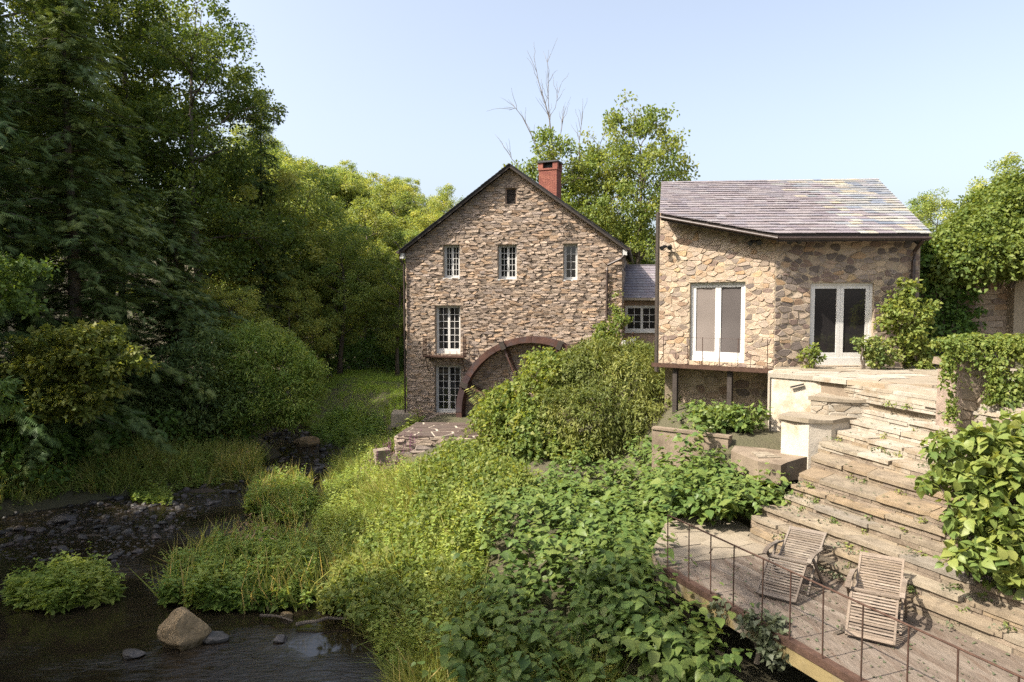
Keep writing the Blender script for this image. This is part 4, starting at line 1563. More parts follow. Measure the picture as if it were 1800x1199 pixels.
# ------------------------------------------------------------------ timber deck
dd = Vector((.40, -.917, 0)).normalized()
dn = Vector((.917, .40, 0)).normalized()
dk = empty('timber_deck', (2.66, 11.70, DZ - .3), 0, 'weathered grey timber deck with rusty steel edge at the foot of the steps', 'deck')
NP, PW = 19, .137
random.seed(51)
angd = math.atan2(dd.y, dd.x)
MDk = Matrix.Rotation(angd, 4, 'Z')  # local x runs along the deck
for k in range(NP):
    off = k * PW
    far = -.00 - off * .13 + random.uniform(-.02, .02)
    cuts = [far]
    while cuts[-1] < 8:
        cuts.append(cuts[-1] + random.uniform(2.2, 4.0))
    for i in range(len(cuts) - 1):
        x0, x1 = cuts[i], cuts[i + 1] - .006
        MB().box(x0, x1, off + .004, off + PW - .005, .245, .283 + random.uniform(-.003, .003), None, MDk @ Matrix.Identity(4)).build('plank', 'deck_wood', dk)
MB().box(0, 9, -.035, -.003, .20, .30, .4, MDk).build('steel_edge', 'rust', dk)
MB().box(0, 9, -.03, .10, .284, .292, .5, MDk).build('edge_flange', 'rust', dk)
MB().box(.02, 4.0, -.02, .02, -.02, .198, .5, MDk).build('fascia_board', 'yellow_board', dk)
MB().box(4.02, 9, -.02, .02, -.02, .198, .5, MDk).build('fascia_board', 'dark_wood', dk)
for x in (.4, 1.8, 3.2, 4.6, 6.0):
    MB().box(x, x + .06, .03, 2.55, .06, .24, .5, MDk).build('joist', 'dark_wood', dk)
for x in (.5, 3.3, 6.0):
    MB().box(x, x + .16, .25, .41, -1.6, .06, .5, MDk).build('post', 'dark_wood', dk)

# railing along the outer edge
ry = MB()
tops = [(1166, 907), (1198, 925), (1236, 943), (1278, 961), (1325, 985), (1378, 1007), (1441, 1033), (1514, 1063), (1602, 1098), (1703, 1135)]
rail = empty('deck_railing', (2.66, 11.70, DZ - .02), 0, 'thin rusty iron railing along the outer edge of the deck', 'railing')
ro = Vector((2.66, 11.70, DZ - .02))
TOPZ = 3.40
pts = []
for (u, v) in tops:
    p = atz(u, v, TOPZ)
    s = (p - ro).dot(dd)
    q = ro + dd * s + dn * .02
    q.z = TOPZ
    pts.append(q)
step = (pts[-1] - pts[-4]) / 3
for _ in range(4):
    pts.append(pts[-1] + step)
for q in pts:
    zt_ = TOPZ + random.uniform(-.01, .01)
    MB().tube([(q.x - ro.x, q.y - ro.y, -.12), (q.x - ro.x + random.uniform(-.012, .012), q.y - ro.y, zt_ - ro.z)], .0105, 6).build('post', 'rust', rail)
MB().tube([q - ro for q in pts], .013, 6).build('top_rail', 'rust', rail)

# flagged landing between deck and planting
ldg = MB()
lol = [(2.55, 11.85), (2.72, 11.84), (5.0, 12.46), (4.72, 13.0), (4.55, 13.35), (4.9, 14.2), (4.3, 15.0), (3.3, 14.2), (2.6, 12.5)]
ldg.prism(lol, 1.0, DZ - .05, .5)
ldg = ldg.build('landing', 'concrete_brown')
ldg['kind'] = 'structure'
hull = [(2.6, 11.92), (2.72, 11.84), (5.0, 12.46), (4.85, 14.2), (4.3, 15.0), (3.2, 14.1), (2.6, 12.5)]
for c_ in stone_cells(hull, .75, .55, gap=.012):
    c_ = c_ if poly_area(c_) > 0 else c_[::-1]
    cx_, cy_ = poly_center(c_)
    MB().prism([(x - cx_, y - cy_) for x, y in c_], -.06, 0).build('flagstone', 'flag_pale', ldg, (cx_, cy_, DZ + random.uniform(-.01, .012)))


# ------------------------------------------------------------------ the two steamer chairs
def make_chair():
    e = empty('deck_chair', (0, 0, 0))
    hw = .29
    prof = [(-.66, .05), (-.12, .46), (.0, .45), (.18, .36), (.34, .31), (.50, .37), (1.0, .68)]
    leg_p, seat_p, back_p = prof[:2], prof[2:5], prof[4:]
    random.seed(61)

    def rail_(name, pts_, w, h):
        for s in (-1, 1):
            b = MB()
            for i in range(len(pts_) - 1):
                b.bar((s * hw, *pts_[i]), (s * hw, *pts_[i + 1]), w, h)
            b.build(name, 'teak', e)
    rail_('leg_rest_rail', leg_p, .028, .045)
    rail_('seat_rail', seat_p, .028, .045)
    rail_('back_rail', back_p, .03, .05)

    def slats(pts_, n, name, w=.034):
        L = [0]
        for i in range(len(pts_) - 1):
            L.append(L[-1] + math.dist(pts_[i], pts_[i + 1]))
        for k in range(n):
            s = L[-1] * (k + .5) / n
            i = max(j for j in range(len(L) - 1) if L[j] <= s)
            f = (s - L[i]) / (L[i + 1] - L[i])
            y = pts_[i][0] + (pts_[i + 1][0] - pts_[i][0]) * f
            z = pts_[i][1] + (pts_[i + 1][1] - pts_[i][1]) * f
            a = math.atan2(pts_[i + 1][1] - pts_[i][1], pts_[i + 1][0] - pts_[i][0])
            M_ = Matrix.Translation((0, y, z + .008)) @ Matrix.Rotation(a, 4, 'X')
            MB().box(-hw + .016, hw - .016, -w / 2, w / 2, -.006, .006, None, M_).build(name, 'teak', e)
    slats(leg_p, 14, 'leg_rest_slat', .026)
    slats(seat_p, 9, 'seat_slat', .028)
    slats(back_p, 15, 'back_slat', .030)
    MB().box(-hw - .02, hw + .02, -.02, .05, -.012, .012, None, Matrix.Translation((0, .97, .67)) @ Matrix.Rotation(.56, 4, 'X')).build('head_board', 'teak', e)
    MB().box(-hw - .01, hw + .01, -.03, .03, -.012, .012, None, Matrix.Translation((0, -.64, .07)) @ Matrix.Rotation(.66, 4, 'X')).build('foot_board', 'teak', e)
    MB().box(-hw - .02, hw + .02, -.035, .035, -.014, .014, None, Matrix.Translation((0, -.03, .475))).build('knee_board', 'teak', e)
    for s in (-1, 1):
        x = s * (hw + .045)
        MB().bar((x, -.16, .0), (x, .40, .56), .03, .05).build('leg', 'teak', e)
        MB().bar((x + s * .034, .55, .0), (x + s * .034, -.02, .55), .03, .05).build('leg', 'teak', e)
        b = MB()
        ap = [(-.18, .53), (-.10, .575), (.10, .59), (.34, .57), (.52, .56)]
        for i in range(len(ap) - 1):
            b.bar((x + s * .01, *ap[i]), (x + s * .01, *ap[i + 1]), .065, .022)
        b.build('armrest', 'teak', e)
        MB().bar((x, .42, .55), (x - s * .02, .74, .51), .022, .03).build('back_prop', 'teak', e)
    MB().tube([(-hw - .07, .53, .03), (hw + .07, .53, .03)], .014, 6).build('stretcher', 'teak', e)
    MB().tube([(-hw - .05, -.12, .05), (hw + .05, -.12, .05)], .014, 6).build('stretcher', 'teak', e)
    return e


DTOP = DZ - .3 + .287
c1 = make_chair()
c1.location = (4.50, 10.88, DTOP)
c1.rotation_euler = (0, 0, -math.radians(39))
tag(c1, 'slatted grey wooden lounge chair farther along the deck, near the landing', 'deck chair', 'deck chairs')
c2 = copy_tree(c1)
for part in c2.children:
    part.material_slots[0].link = 'OBJECT'
    part.material_slots[0].material = MT['teak_brown']
c2.location = (5.20, 9.58, DTOP)
c2.rotation_euler = (0, 0, -math.radians(33))
tag(c2, 'browner slatted wooden lounge chair nearest the camera on the deck', 'deck chair', 'deck chairs')
b = MB()
b.box(-.14, .14, -.03, .03, 0, .02, .2, Matrix.Rotation(.5, 4, 'Z'))
b.box(.1, .22, -.02, .02, 0, .02, .2, Matrix.Rotation(1.1, 4, 'Z'))
o = b.build('broken_slat', 'bark', None, (4.62, 9.35, DTOP))
tag(o, 'short dark broken slat lying on the deck boards between the chairs', 'slat')

# ------------------------------------------------------------------ flagged platform by the wheel
fpz = 2.08
fp = MB()
fol = [(-4.45, 26.0), (-1.0, 25.7), (-.2, 28.8), (-4.1, 29.0)]
fp.prism(fol, .3, fpz - .014, .5)
fp = fp.build('flagged_platform', 'flag_joint')
tag(fp, 'raised stone platform with dark crazy paving below the mill door', 'platform')
random.seed(71)
for c_ in stone_cells([(-4.5, 25.95), (-.95, 25.65), (-.2, 28.8), (-4.1, 29.0)], .95, .75, gap=.055):
    c_ = c_ if poly_area(c_) > 0 else c_[::-1]
    cx_, cy_ = poly_center(c_)
    MB().prism([(x - cx_, y - cy_) for x, y in c_], -.05, .0).build('paving_stone', 'flag_dark', fp, (cx_, cy_, fpz + random.uniform(-.004, .006)))
for (p, q) in (((-4.45, 26.0), (-1.0, 25.7)), ((-4.1, 29.0), (-4.45, 26.0))):
    p, q = Vector((*p, 0)), Vector((*q, 0))
    L_ = (q - p).length
    d = (q - p).normalized()
    Mx = Matrix.Translation(p) @ Matrix.Rotation(math.atan2(d.y, d.x), 4, 'Z')
    lay_stones(fp, stone_cells([(0, .6), (L_, .6), (L_, fpz - .06), (0, fpz - .06)], .5, .11, gap=.012), 'rubble', name='edge_stone', proud=(.03, .09), depth=.03, inset=.015, tilt=.15, M=Mx)
# broken coping slabs lying below the platform
for i, (u, v, Y, w, d_, rz, lab) in enumerate(((800, 788, 24.6, 1.1, .7, .2, 'pale coping slab lying in the weeds before the platform, the largest'), (782, 797, 23.9, .6, .5, -.3, 'small square pale slab lying left of the large coping slab'),
                                              (672, 792, 25.6, .55, .4, .5, 'short stone block left of the flagged platform'), (712, 727, 32.0, 1.2, 1.4, .1, 'flat doorstep slab at the left foot of the mill'))):
    p = at(u, v, Y)
    b = MB().box(-w / 2, w / 2, -d_ / 2, d_ / 2, -.5, .06, None, Matrix.Rotation(rz, 4, 'Z'), jit=.04)
    o = b.build('stone_slab', 'flag_pale', None, p)
    tag(o, lab, 'slab', 'loose slabs near the mill')

# ------------------------------------------------------------------ pillar and ruined wall on the right
pl = empty('stone_pillar', (9.02, 13.0, 4.3), 0, 'rough plastered pillar draped in ivy at the right end of the steps', 'pillar')
b = MB()
px0, px1, py0, py1 = -.62, .26, -.3, .45
b.box(px0, px1, py0, py1, -.4, 1.55, .5, jit=.02)
b.build('shaft', 'rubble', pl)
Mx = Matrix.Translation((px0, py0, 0))
lay_stones(pl, stone_cells([(0, -.4), (.88, -.4), (.88, 1.53), (0, 1.53)], .30, .2, gap=.005), 'concrete_brown', proud=(.012, .04), depth=.02, inset=.03, tilt=.12, M=Mx, keep=60)
MB().box(px0 - .06, px1 + .06, py0 - .07, py1 + .05, 1.57, 1.70, .5, jit=.02).build('cap', 'concrete_brown', pl)
pw = empty('parapet_wall', (10.6, 12.6, 4.3), 0, 'low ivy-covered parapet wall running right from the pillar', 'wall')
MB().box(-1.0, 3.0, -.25, .35, -1.6, 1.5, .5).build('body', 'rubble', pw)
lay_stones(pw, stone_cells([(-1.0, -1.6), (3.0, -1.6), (3.0, 1.5), (-1.0, 1.5)], .4, .22, gap=.01), 'concrete_brown', proud=(.02, .05), depth=.02, inset=.02, tilt=.1, M=Matrix.Translation((0, -.25, 0)), keep=80)

rn_ = empty('ruined_wall', (14.0, 22.2, 4.9), 0, 'sunlit rubble wall behind the annex, overhung by a mass of vines', 'wall')
MB().box(-.6, 5.2, 0, .5, -.5, 4.0, .5).build('body', 'annex_mortar', rn_)
MB().box(2.05, 2.5, -.35, 0, -.5, 3.8, .5).build('buttress', 'annex_mortar', rn_)
lay_stones(rn_, stone_cells([(-.6, 0), (5.2, 0), (5.2, 4.0), (-.6, 4.0)], .42, .2, gap=.014), 'annex_stone', proud=(.02, .06), depth=.03, inset=.02, tilt=.15, keep=120)
MB().tube([(-2.2, .9, 3.55), (1.6, .7, 3.75)], .05, 6).build('roof_rail', 'pale_wood', rn_)


# ------------------------------------------------------------------ boulder, stream stones, driftwood
def rock_mesh(name, seed, s=(1, 1, 1), rough=.22, n=3, mat='river_stone', flat=0.0):
    """A rock: an icosphere pushed about by noise and cut by planes."""
    import bmesh
    bm = bmesh.new()
    bmesh.ops.create_icosphere(bm, subdivisions=n, radius=1.0)
    rr = random.Random(seed)
    planes = [(Vector((rr.gauss(0, 1), rr.gauss(0, 1), rr.gauss(0, .7))).normalized(), rr.uniform(.55, .85)) for _ in range(9)]
    for v in bm.verts:
        p = v.co.copy()
        for d, c in planes:
            e = p.dot(d)
            if e > c:
                p -= d * (e - c) * .9
        p += p.normalized() * rough * .5 * noise.noise(p * 1.7 + Vector((seed, 0, 0)))
        p += p.normalized() * rough * .22 * noise.noise(p * 5 + Vector((0, seed, 0)))
        v.co = Vector((p.x * s[0], p.y * s[1], p.z * s[2]))
    me = bpy.data.meshes.new(name)
    bm.to_mesh(me)
    bm.free()
    a = me.attributes.new('rnd', 'FLOAT', 'POINT')
    a.data.foreach_set('value', np.full(len(me.vertices), rr.random(), np.float32))
    me.materials.append(MT[mat])
    return me


bo = link('boulder', rock_mesh('boulder', 14, (.52, .46, .50), .25, 4, 'boulder'), None, (-6.85, 13.95, .22))
bo.rotation_euler = (.1, .25, .6)
tag(bo, 'big pale boulder standing in the stream in the foreground', 'boulder')
for i, (u, v, s, lab) in enumerate(((372, 1122, (.36, .22, .16), 'low mossy rock just right of the big boulder'), (505, 1083, (.15, .12, .13), 'small pale stone by the driftwood stick'),
                                    (493, 1123, (.19, .14, .08), 'flat wet stone in the calm water right of the boulder'), (540, 782, (.75, .5, .42), 'grey rock on the far gravel bend of the stream'),
                                    (110, 915, (.5, .3, .2), 'reddish flat rock on the gravel bar at the left'), (235, 1150, (.3, .2, .09), 'low wet stone at the left foot of the boulder'))):
    p = atz(u, v, .03)
    o = link('stream_rock', rock_mesh('stream_rock', 30 + i, s, .3, 3, 'boulder' if i in (1, 3) else 'river_stone'), None, p)
    tag(o, lab, 'rock', 'single rocks in the stream')
gx_ = np.arange(-20, -9.5, .35)
gy_ = np.arange(17.5, 27, .35)
GX, GY = np.meshgrid(gx_, gy_)
edge = np.minimum.reduce([(-11.2 + .12 * (GY - 20)) - GX, GX + 19.8, GY - 18.2 - .25 * (GX + 15), 26.3 - GY])
GZ = np.array([noise.noise(Vector((a_ * .55, c_ * .8, 3.0))) for a_, c_ in zip(GX.ravel(), GY.ravel())]).reshape(GX.shape)
GZ = -.13 + .17 * GZ + .035 * np.clip(edge, -3, 1.2)
nx_ = len(gx_)
ii = (np.arange(len(gy_) - 1)[:, None] * nx_ + np.arange(nx_ - 1)[None, :]).ravel()
bed = link('gravel_bar', mesh_np('gravel_bar', np.stack([GX.ravel(), GY.ravel(), GZ.ravel()], 1),
           np.concatenate([np.stack([ii, ii + 1, ii + nx_ + 1], 1), np.stack([ii, ii + nx_ + 1, ii + nx_], 1)]), RNG.random(GX.size), 'soil', True))
bed['kind'] = 'structure'
random.seed(81)
rms = [rock_mesh('stone', 100 + i, (1, .75, .42), .3, 2) for i in range(8)]
spots = []
for _ in range(210):
    spots.append((random.uniform(-18, -10.5), random.uniform(18.5, 25.6), random.uniform(.06, .22)))
for _ in range(90):
    y = random.uniform(24, 40)
    xl, xr = np.interp(y, YB, XLB), np.interp(y, YB, XRB)
    spots.append((random.uniform(xl - .2, xr + .4), y, random.uniform(.08, .3)))
for i, (x, y, s) in enumerate(spots):
    o = link('stone', rms[i % 8], bed, (x, y, .0 + s * .12))
    o.rotation_euler = (random.uniform(-.2, .2), random.uniform(-.2, .2), random.uniform(0, 6))
    o.scale = (s * random.uniform(.7, 1.4), s, s)
# fine gravel between them
gv = Leaves()
n = 4200
gx = np.concatenate([RNG.uniform(-18.3, -10.5, 3200), RNG.uniform(-13, -8, 1000)])
gy = np.concatenate([RNG.uniform(18.3, 25.8, 3200), RNG.uniform(25, 38, 1000)])
ROCKT = (np.array([(1, 0, 0), (.3, .8, 0), (-.7, .6, 0), (-.9, -.4, 0), (.1, -.9, 0), (.1, .1, .5)], float),
         np.array([(0, 1, 5), (1, 2, 5), (2, 3, 5), (3, 4, 5), (4, 0, 5)]))
gs = RNG.uniform(.02, .085, n)
up_ = np.tile(np.array([0, 0, 1.]), (n, 1)) + RNG.normal(size=(n, 3)) * .2
gv.add(ROCKT, np.stack([gx, gy, RNG.uniform(-.035, .0, n)], 1), unit(np.stack([RNG.normal(size=n), RNG.normal(size=n), np.zeros(n)], 1)), up_, gs, RNG.random(n))
o = gv.build('gravel', 'river_stone')
tag(o, 'dark wet gravel scattered over the stream bar', 'gravel', kind='stuff')
for i, (a_, c_, r_, lab) in enumerate((((458, 1082), (515, 1092), .035, 'bare driftwood stick lying at the water edge below the weeds'), ((520, 1098), (625, 1088), .045, 'longer weathered log along the right bank edge'))):
    p, q = atz(*a_, .08), atz(*c_, .10)
    b = MB()
    limb(b, p, q, r_, r_ * .5, 6, .15, 7)
    o = b.build('driftwood', 'bark')
    tag(o, lab, 'driftwood')

# ------------------------------------------------------------------ trees
def tree_kind(name, gen, leafm, barkm='bark', trunk_name='trunk'):
    tb, L = gen
    return (name, tb.mesh('trunk', barkm, True), L.mesh('crown', leafm))


K_OAK = [tree_kind('broadleaf_tree', broadleaf(101 + i, 16, 5.6, 3.5, 17, 16, 95, .21, .72), 'leaf_tree') for i in range(3)]
K_BRIGHT = [tree_kind('broadleaf_tree', broadleaf(201 + i, 13, 3.9, 2.2, 15, 17, 90, .18, .55, .2), 'leaf_bright') for i in range(2)]
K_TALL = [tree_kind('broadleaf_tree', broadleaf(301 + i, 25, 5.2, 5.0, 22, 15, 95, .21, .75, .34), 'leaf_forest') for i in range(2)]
K_HEM = [tree_kind('hemlock_tree', conifer(401 + i, 20, 4.8, 370), 'hemlock') for i in range(2)]
K_HEM.append(K_HEM[0])
K_SPIRE = tree_kind('spruce_tree', conifer(451, 22, 3.6, 230, droop=.16, sparse=.95, taper=.8, spray=.6), 'hemlock')
K_ASH = tree_kind('ash_tree', broadleaf(501, 15, 5.0, 4.5, 20, 13, 70, .24, .70, .26, 1.15), 'leaf_bright')
TREE_H = {}
n_tree = 0


def plant_tree(kind, x, y, H0, H, label, group, rot=None, wide=1.0, cat='tree', z=None):
    global n_tree
    name, tm, cm = kind
    s = H / H0
    e = empty(name, (x, y, hz(x, y) - .1 if z is None else z), 0, label, cat, group)
    e.rotation_euler = (0, 0, random.uniform(0, 6.28) if rot is None else rot)
    e.scale = (s * wide, s * wide, s)
    link('trunk', tm, e)
    link('crown', cm, e)
    n_tree += 1
    return e


random.seed(91)
# left forest edge : (x, y, kind, base height, height, width, label)
left = [
    (-21.5, 25.0, K_HEM[0], 20, 24, 1.2, 'dark hemlock at the far left edge, nearest of the conifers'),
    (-18.6, 29.0, K_HEM[1], 20, 20, 1.3, 'dark hemlock second from the left edge above the grassy bank'),
    (-24.5, 32.0, K_HEM[2], 20, 18, 1.3, 'tall hemlock behind the leftmost conifers'),
    (-16.4, 33.5, K_HEM[0], 20, 12.0, 1.6, 'broad drooping hemlock behind the willow shrub'),
    (-20.5, 36.0, K_HEM[1], 20, 15, 1.5, 'high dark hemlock left of the sunlit forest crown'),
    (-15.8, 38.0, K_OAK[1], 16, 7.8, 1.25, 'rounded dark green tree at the bend of the stream'),
    (-19.2, 42.0, K_TALL[0], 25, 25.5, 1.05, 'very tall sunlit broadleaf crown touching the top of the picture'),
    (-26.5, 46.0, K_TALL[1], 25, 29, 1.2, 'tall broadleaf left of the brightest high crown'),
    (-27.0, 37.0, K_TALL[0], 25, 28, 1.1, 'tall shaded broadleaf high on the left bank'),
    (-14.6, 45.0, K_OAK[2], 16, 8.5, 1.1, 'soft green tree above the end of the meadow'),
    (-18.6, 47.5, K_OAK[0], 16, 18, .95, 'sunlit round tree under the slender spruce tip'),
    (-16.9, 46.5, K_SPIRE, 22, 22, .8, 'slender spruce whose thin tip stands against the sky'),
    (-12.2, 49.0, K_OAK[1], 16, 10.5, 1.0, 'shaded tree left of the yellow-green trees by the mill'),
    (-16.0, 52.0, K_OAK[2], 16, 15, 1.0, 'sunlit tree behind the bend, below the spruce'),
    (-30.0, 28.0, K_HEM[1], 20, 27, 1.2, 'deep-shaded hemlock beyond the leftmost conifers'),
    (-27.5, 24.0, K_TALL[1], 25, 25, 1.1, 'tall broadleaf at the upper left corner'),
    (-33.0, 34.0, K_TALL[0], 25, 28, 1.1, 'dim tall broadleaf deep in the left wood'),
    (-29.0, 44.0, K_TALL[1], 25, 29, 1.2, 'tall broadleaf closing the gap high behind the hemlocks'),
    (-24.5, 49.0, K_TALL[0], 25, 28, 1.15, 'tall broadleaf farthest back in the left wood'),
]
for (x, y, k, h0, h, w, lab) in left:
    plant_tree(k, x, y, h0, h, lab, 'trees of the left forest edge', wide=w)
# the wood goes on beside and behind the camera on the same bank; it shades stream and thicket
for (x, y, k, h0, h, w) in [(-23, 17, K_HEM[0], 20, 21, 1.1), (-22, 11.5, K_OAK[1], 16, 17, 1.0), (-21, 5.5, K_TALL[1], 25, 22, 1.1), (-27, 12, K_TALL[0], 25, 24, 1.1),
                            (-26, 3, K_TALL[0], 25, 28, 1.1), (-19, .5, K_TALL[1], 25, 25, 1.15), (-15.5, -4.5, K_TALL[0], 25, 25, 1.1), (-22, -6, K_TALL[1], 25, 27, 1.2),
                            (-12.0, 5.4, K_TALL[1], 25, 21.5, .85)]:
    plant_tree(k, x, y, h0, h, 'tree of the wood on the left bank beside the viewpoint, outside the picture', 'shade trees beside the viewpoint', wide=w)
# sunlit trees between forest and mill
mid = [(572, 410, 52, K_BRIGHT[0], 1.0, 'yellow-green tree left of the mill, behind the meadow'), (640, 352, 60, K_BRIGHT[1], 1.1, 'bright tall tree halfway between forest edge and mill'),
       (700, 395, 47, K_BRIGHT[0], .9, 'yellow-green tree brushing the left wall of the mill'), (668, 560, 55, K_HEM[1], 1.0, 'dark low conifer in the shade behind the meadow'),
       (606, 470, 58, K_OAK[2], 1.0, 'mid-green tree with visible trunk behind the meadow'), (735, 470, 52, K_BRIGHT[1], 1.0, 'lime-green tree half hidden by the mill corner')]
for (u, v, Y, k, w, lab) in mid:
    p = at(u, v, Y)
    g = hz(p.x, Y)
    h0 = {'broadleaf_tree': 13 if k in K_BRIGHT else 16}.get(k[0], 20)
    plant_tree(k, p.x, Y, h0, p.z - g, lab, 'trees between forest and mill', wide=w)
# far hillside
random.seed(93)
skyl_u = [380, 520, 600, 700, 800, 900, 1130, 1300, 1600, 1800, 2000]
skyl_v = [205, 245, 268, 297, 322, 345, 435, 440, 372, 350, 350]
for i in range(84):
    u = random.uniform(430, 1180) if i < 66 else random.uniform(480, 720)
    Y = random.choice([66, 74, 84, 96, 110]) + random.uniform(-4, 4)
    tv = np.interp(u, skyl_u, skyl_v) + {0: 95, 1: 62, 2: 40, 3: 18, 4: 4}[min(4, int((Y - 62) / 11))] + random.uniform(-8, 22)
    p = at(u, tv, Y)
    g = hz(p.x, Y)
    H = max(7, min(21, p.z - g))
    k = random.choice(K_OAK + K_OAK + K_BRIGHT)
    h0 = 13 if k in K_BRIGHT else 16
    plant_tree(k, p.x, Y, h0, H, 'sunlit broadleaf tree of the wooded hillside behind the mill', 'trees of the far hillside', wide=1.1, z=min(g, p.z - H) - .1)
# behind the link and annex
p = at(1125, 192, 50)
plant_tree(K_ASH, p.x, 50, 15, p.z - hz(p.x, 50), 'large airy sunlit tree rising behind the link roof', 'trees behind the buildings', rot=.6, wide=.8)
p = at(975, 235, 52)
da = plant_tree(K_BRIGHT[1], p.x, 52, 13, p.z - hz(p.x, 52), 'leafy tree behind the chimney with dead upper limbs', 'trees behind the buildings', rot=2.0, wide=1.0)
p = at(1050, 250, 54)
plant_tree(K_ASH, p.x, 54, 15, p.z - hz(p.x, 54), 'thin-crowned tree between the chimney tree and the large airy tree', 'trees behind the buildings', rot=3.3, wide=.8)
# its dead limbs
b = MB()
random.seed(95)


def twigs(b, path, r0, n):
    pts_ = [at(u, v, 52) for u, v in path]
    b.tube(pts_, [r0 * (1 - .85 * i / (len(pts_) - 1)) for i in range(len(pts_))], 5)
    for _ in range(n):
        i = random.randint(1, len(pts_) - 2)
        q = pts_[i].lerp(pts_[i + 1], random.random())
        d = (pts_[i + 1] - pts_[i]).normalized() * random.uniform(.6, 1.6) + Vector((random.uniform(-.8, .8), random.uniform(-.6, .6), random.uniform(.1, .6)))
        limb(b, q, q + d, .018, .006, 4, .2, 4)


twigs(b, [(978, 330), (972, 280), (966, 210), (958, 180), (947, 145), (940, 108)], .075, 14)
twigs(b, [(966, 210), (964, 180), (963, 140), (962, 105)], .035, 7)
twigs(b, [(966, 205), (976, 190), (982, 160)], .03, 4)
twigs(b, [(960, 300), (938, 245), (918, 205), (906, 190), (895, 194)], .05, 8)
twigs(b, [(972, 290), (985, 240), (991, 185)], .03, 5)
twigs(b, [(920, 300), (900, 280), (890, 262)], .04, 4)
twigs(b, [(1020, 300), (1018, 250), (1024, 205)], .05, 6)
dl = MB()
dl.v, dl.f, dl.r = [tuple(Vector(v) - da.location) for v in b.v], b.f, b.r
o = dl.build('dead_limb', 'bark_pale')
o.parent = da
o.matrix_parent_inverse = (Matrix.Translation(da.location) @ da.rotation_euler.to_matrix().to_4x4() @ Matrix.Diagonal((*da.scale, 1))).inverted() @ Matrix.Translation(da.location)
o.location = (0, 0, 0)
# low greenery through the gap and along the right
for (u, v, Y, k, h0, w, lab) in [(1135, 430, 62, K_BRIGHT[0], 13, 1.3, 'low green tree seen through the gap above the link roof'),
                                 (1605, 352, 70, K_OAK[0], 16, .7, 'small round tree just right of the annex roof'),
                                 (1650, 345, 62, K_OAK[1], 16, .9, 'pale green tree right of the annex, beyond the vines'),
                                 (1770, 292, 44, K_OAK[2], 16, 1.0, 'tall green tree at the right edge behind the vines'),
                                 (1850, 300, 40, K_OAK[0], 16, 1.0, 'green tree cut by the right edge of the picture')]:
    p = at(u, v, Y)
    plant_tree(k, p.x, Y, h0, p.z - hz(p.x, Y), lab, 'trees on the right', wide=w)


# ------------------------------------------------------------------ single shrubs
def shrub(name, label, blobs, n_clumps, per, size, mat, tmpl=LEAF_BROAD, clump_r=.22, group=None, cat='shrub', stems=6, droop=.35, shell=.45, up=.7):
    A_ = np.array(blobs, float)
    cx, cy = A_[:, 0].mean(), A_[:, 1].mean()
    z0 = (A_[:, 2] - A_[:, 5]).min()
    e = empty(name, (cx, cy, z0), 0, label, cat, group)
    bl = A_.copy()
    bl[:, :3] -= np.array([cx, cy, z0])
    L = blob_foliage(lumpy(bl), n_clumps, per, size, clump_r, tmpl, shell=shell, droop=droop, up=up)
    L.build('foliage', mat, e)
    b = MB()
    for k in range(stems):
        q = bl[k % len(bl)]
        limb(b, (q[0] * .3 + random.uniform(-.2, .2), q[1] * .3 + random.uniform(-.2, .2), -.1),
             (q[0] + random.uniform(-.4, .4) * q[3], q[1] + random.uniform(-.4, .4) * q[4], q[2] + random.uniform(.1, .5) * q[5]), .04, .012, 5, .2, 5)
    if stems:
        b.build('branches', 'bark', e)
    return e


random.seed(97)
# left bank shrubs
p = at(140, 660, 24)
mp_ = [(p.x + .2, 24.3, p.z + 1.45, 1.1, 1.1, .28), (p.x - 1.0, 24.6, p.z + 1.25, 1.4, 1.2, .3), (p.x + .9, 24, p.z + .95, 1.3, 1.1, .28), (p.x - .6, 24.2, p.z + .7, 1.5, 1.2, .3), (p.x + 1.5, 23.8, p.z + .35, 1.0, .9, .26),
       (p.x + .2, 24, p.z + .1, 1.5, 1.1, .3), (p.x - 1.7, 24.5, p.z + .3, 1.4, 1.2, .3), (p.x + .9, 23.8, p.z - .5, 1.2, .9, .28), (p.x - .5, 24, p.z - .6, 1.4, 1.1, .3), (p.x + .2, 23.9, p.z - 1.2, 1.2, .9, .28), (p.x - 1.5, 24.3, p.z - 1.3, 1.3, 1.1, .3)]
shrub('maple_shrub', 'light green young maple leaning over the left bank', mp_, 430, 22, .19, 'leaf_bright', clump_r=.30, cat='tree', up=2.2, droop=.25, shell=.9)
p = at(470, 655, 31)
shrub('willow_shrub', 'rounded grey-green willow shrub at the stream bend', [(p.x, 31.5, p.z, 1.9, 1.7, 1.8), (p.x - 1.2, 31.8, p.z + .3, 1.7, 1.6, 1.9), (p.x + .8, 31.5, p.z - 1.0, 1.5, 1.5, 1.3),
      (p.x - .6, 31.3, p.z - 1.5, 1.9, 1.6, 1.2)], 640, 38, .20, 'weed', LEAF_SLIM, .42, droop=.3, shell=.4)
p = at(340, 640, 30)
shrub('hemlock_shrub', 'dark low evergreen between the maple and the willow', [(p.x, 31, p.z, 2.0, 1.6, 1.4), (p.x + 1.3, 31.2, p.z - 1.2, 2.0, 1.6, 1.3), (p.x - 1.4, 31, p.z - 1.2, 1.9, 1.5, 1.3), (p.x, 31, p.z - 2, 2.4, 1.5, 1.2)],
      420, 30, .2, 'hemlock', LEAF_SLIM, .45)
p = at(20, 470, 21)
shrub('broadleaf_shrub', 'bluish green leafy branch entering at the left edge', [(p.x - 1.2, 21.5, p.z, 1.5, 1.2, .6), (p.x - .9, 21, p.z - .9, 1.3, 1.1, .5)], 150, 20, .16, 'leaf_dark', clump_r=.3, up=1.2)
p = at(8, 700, 17)
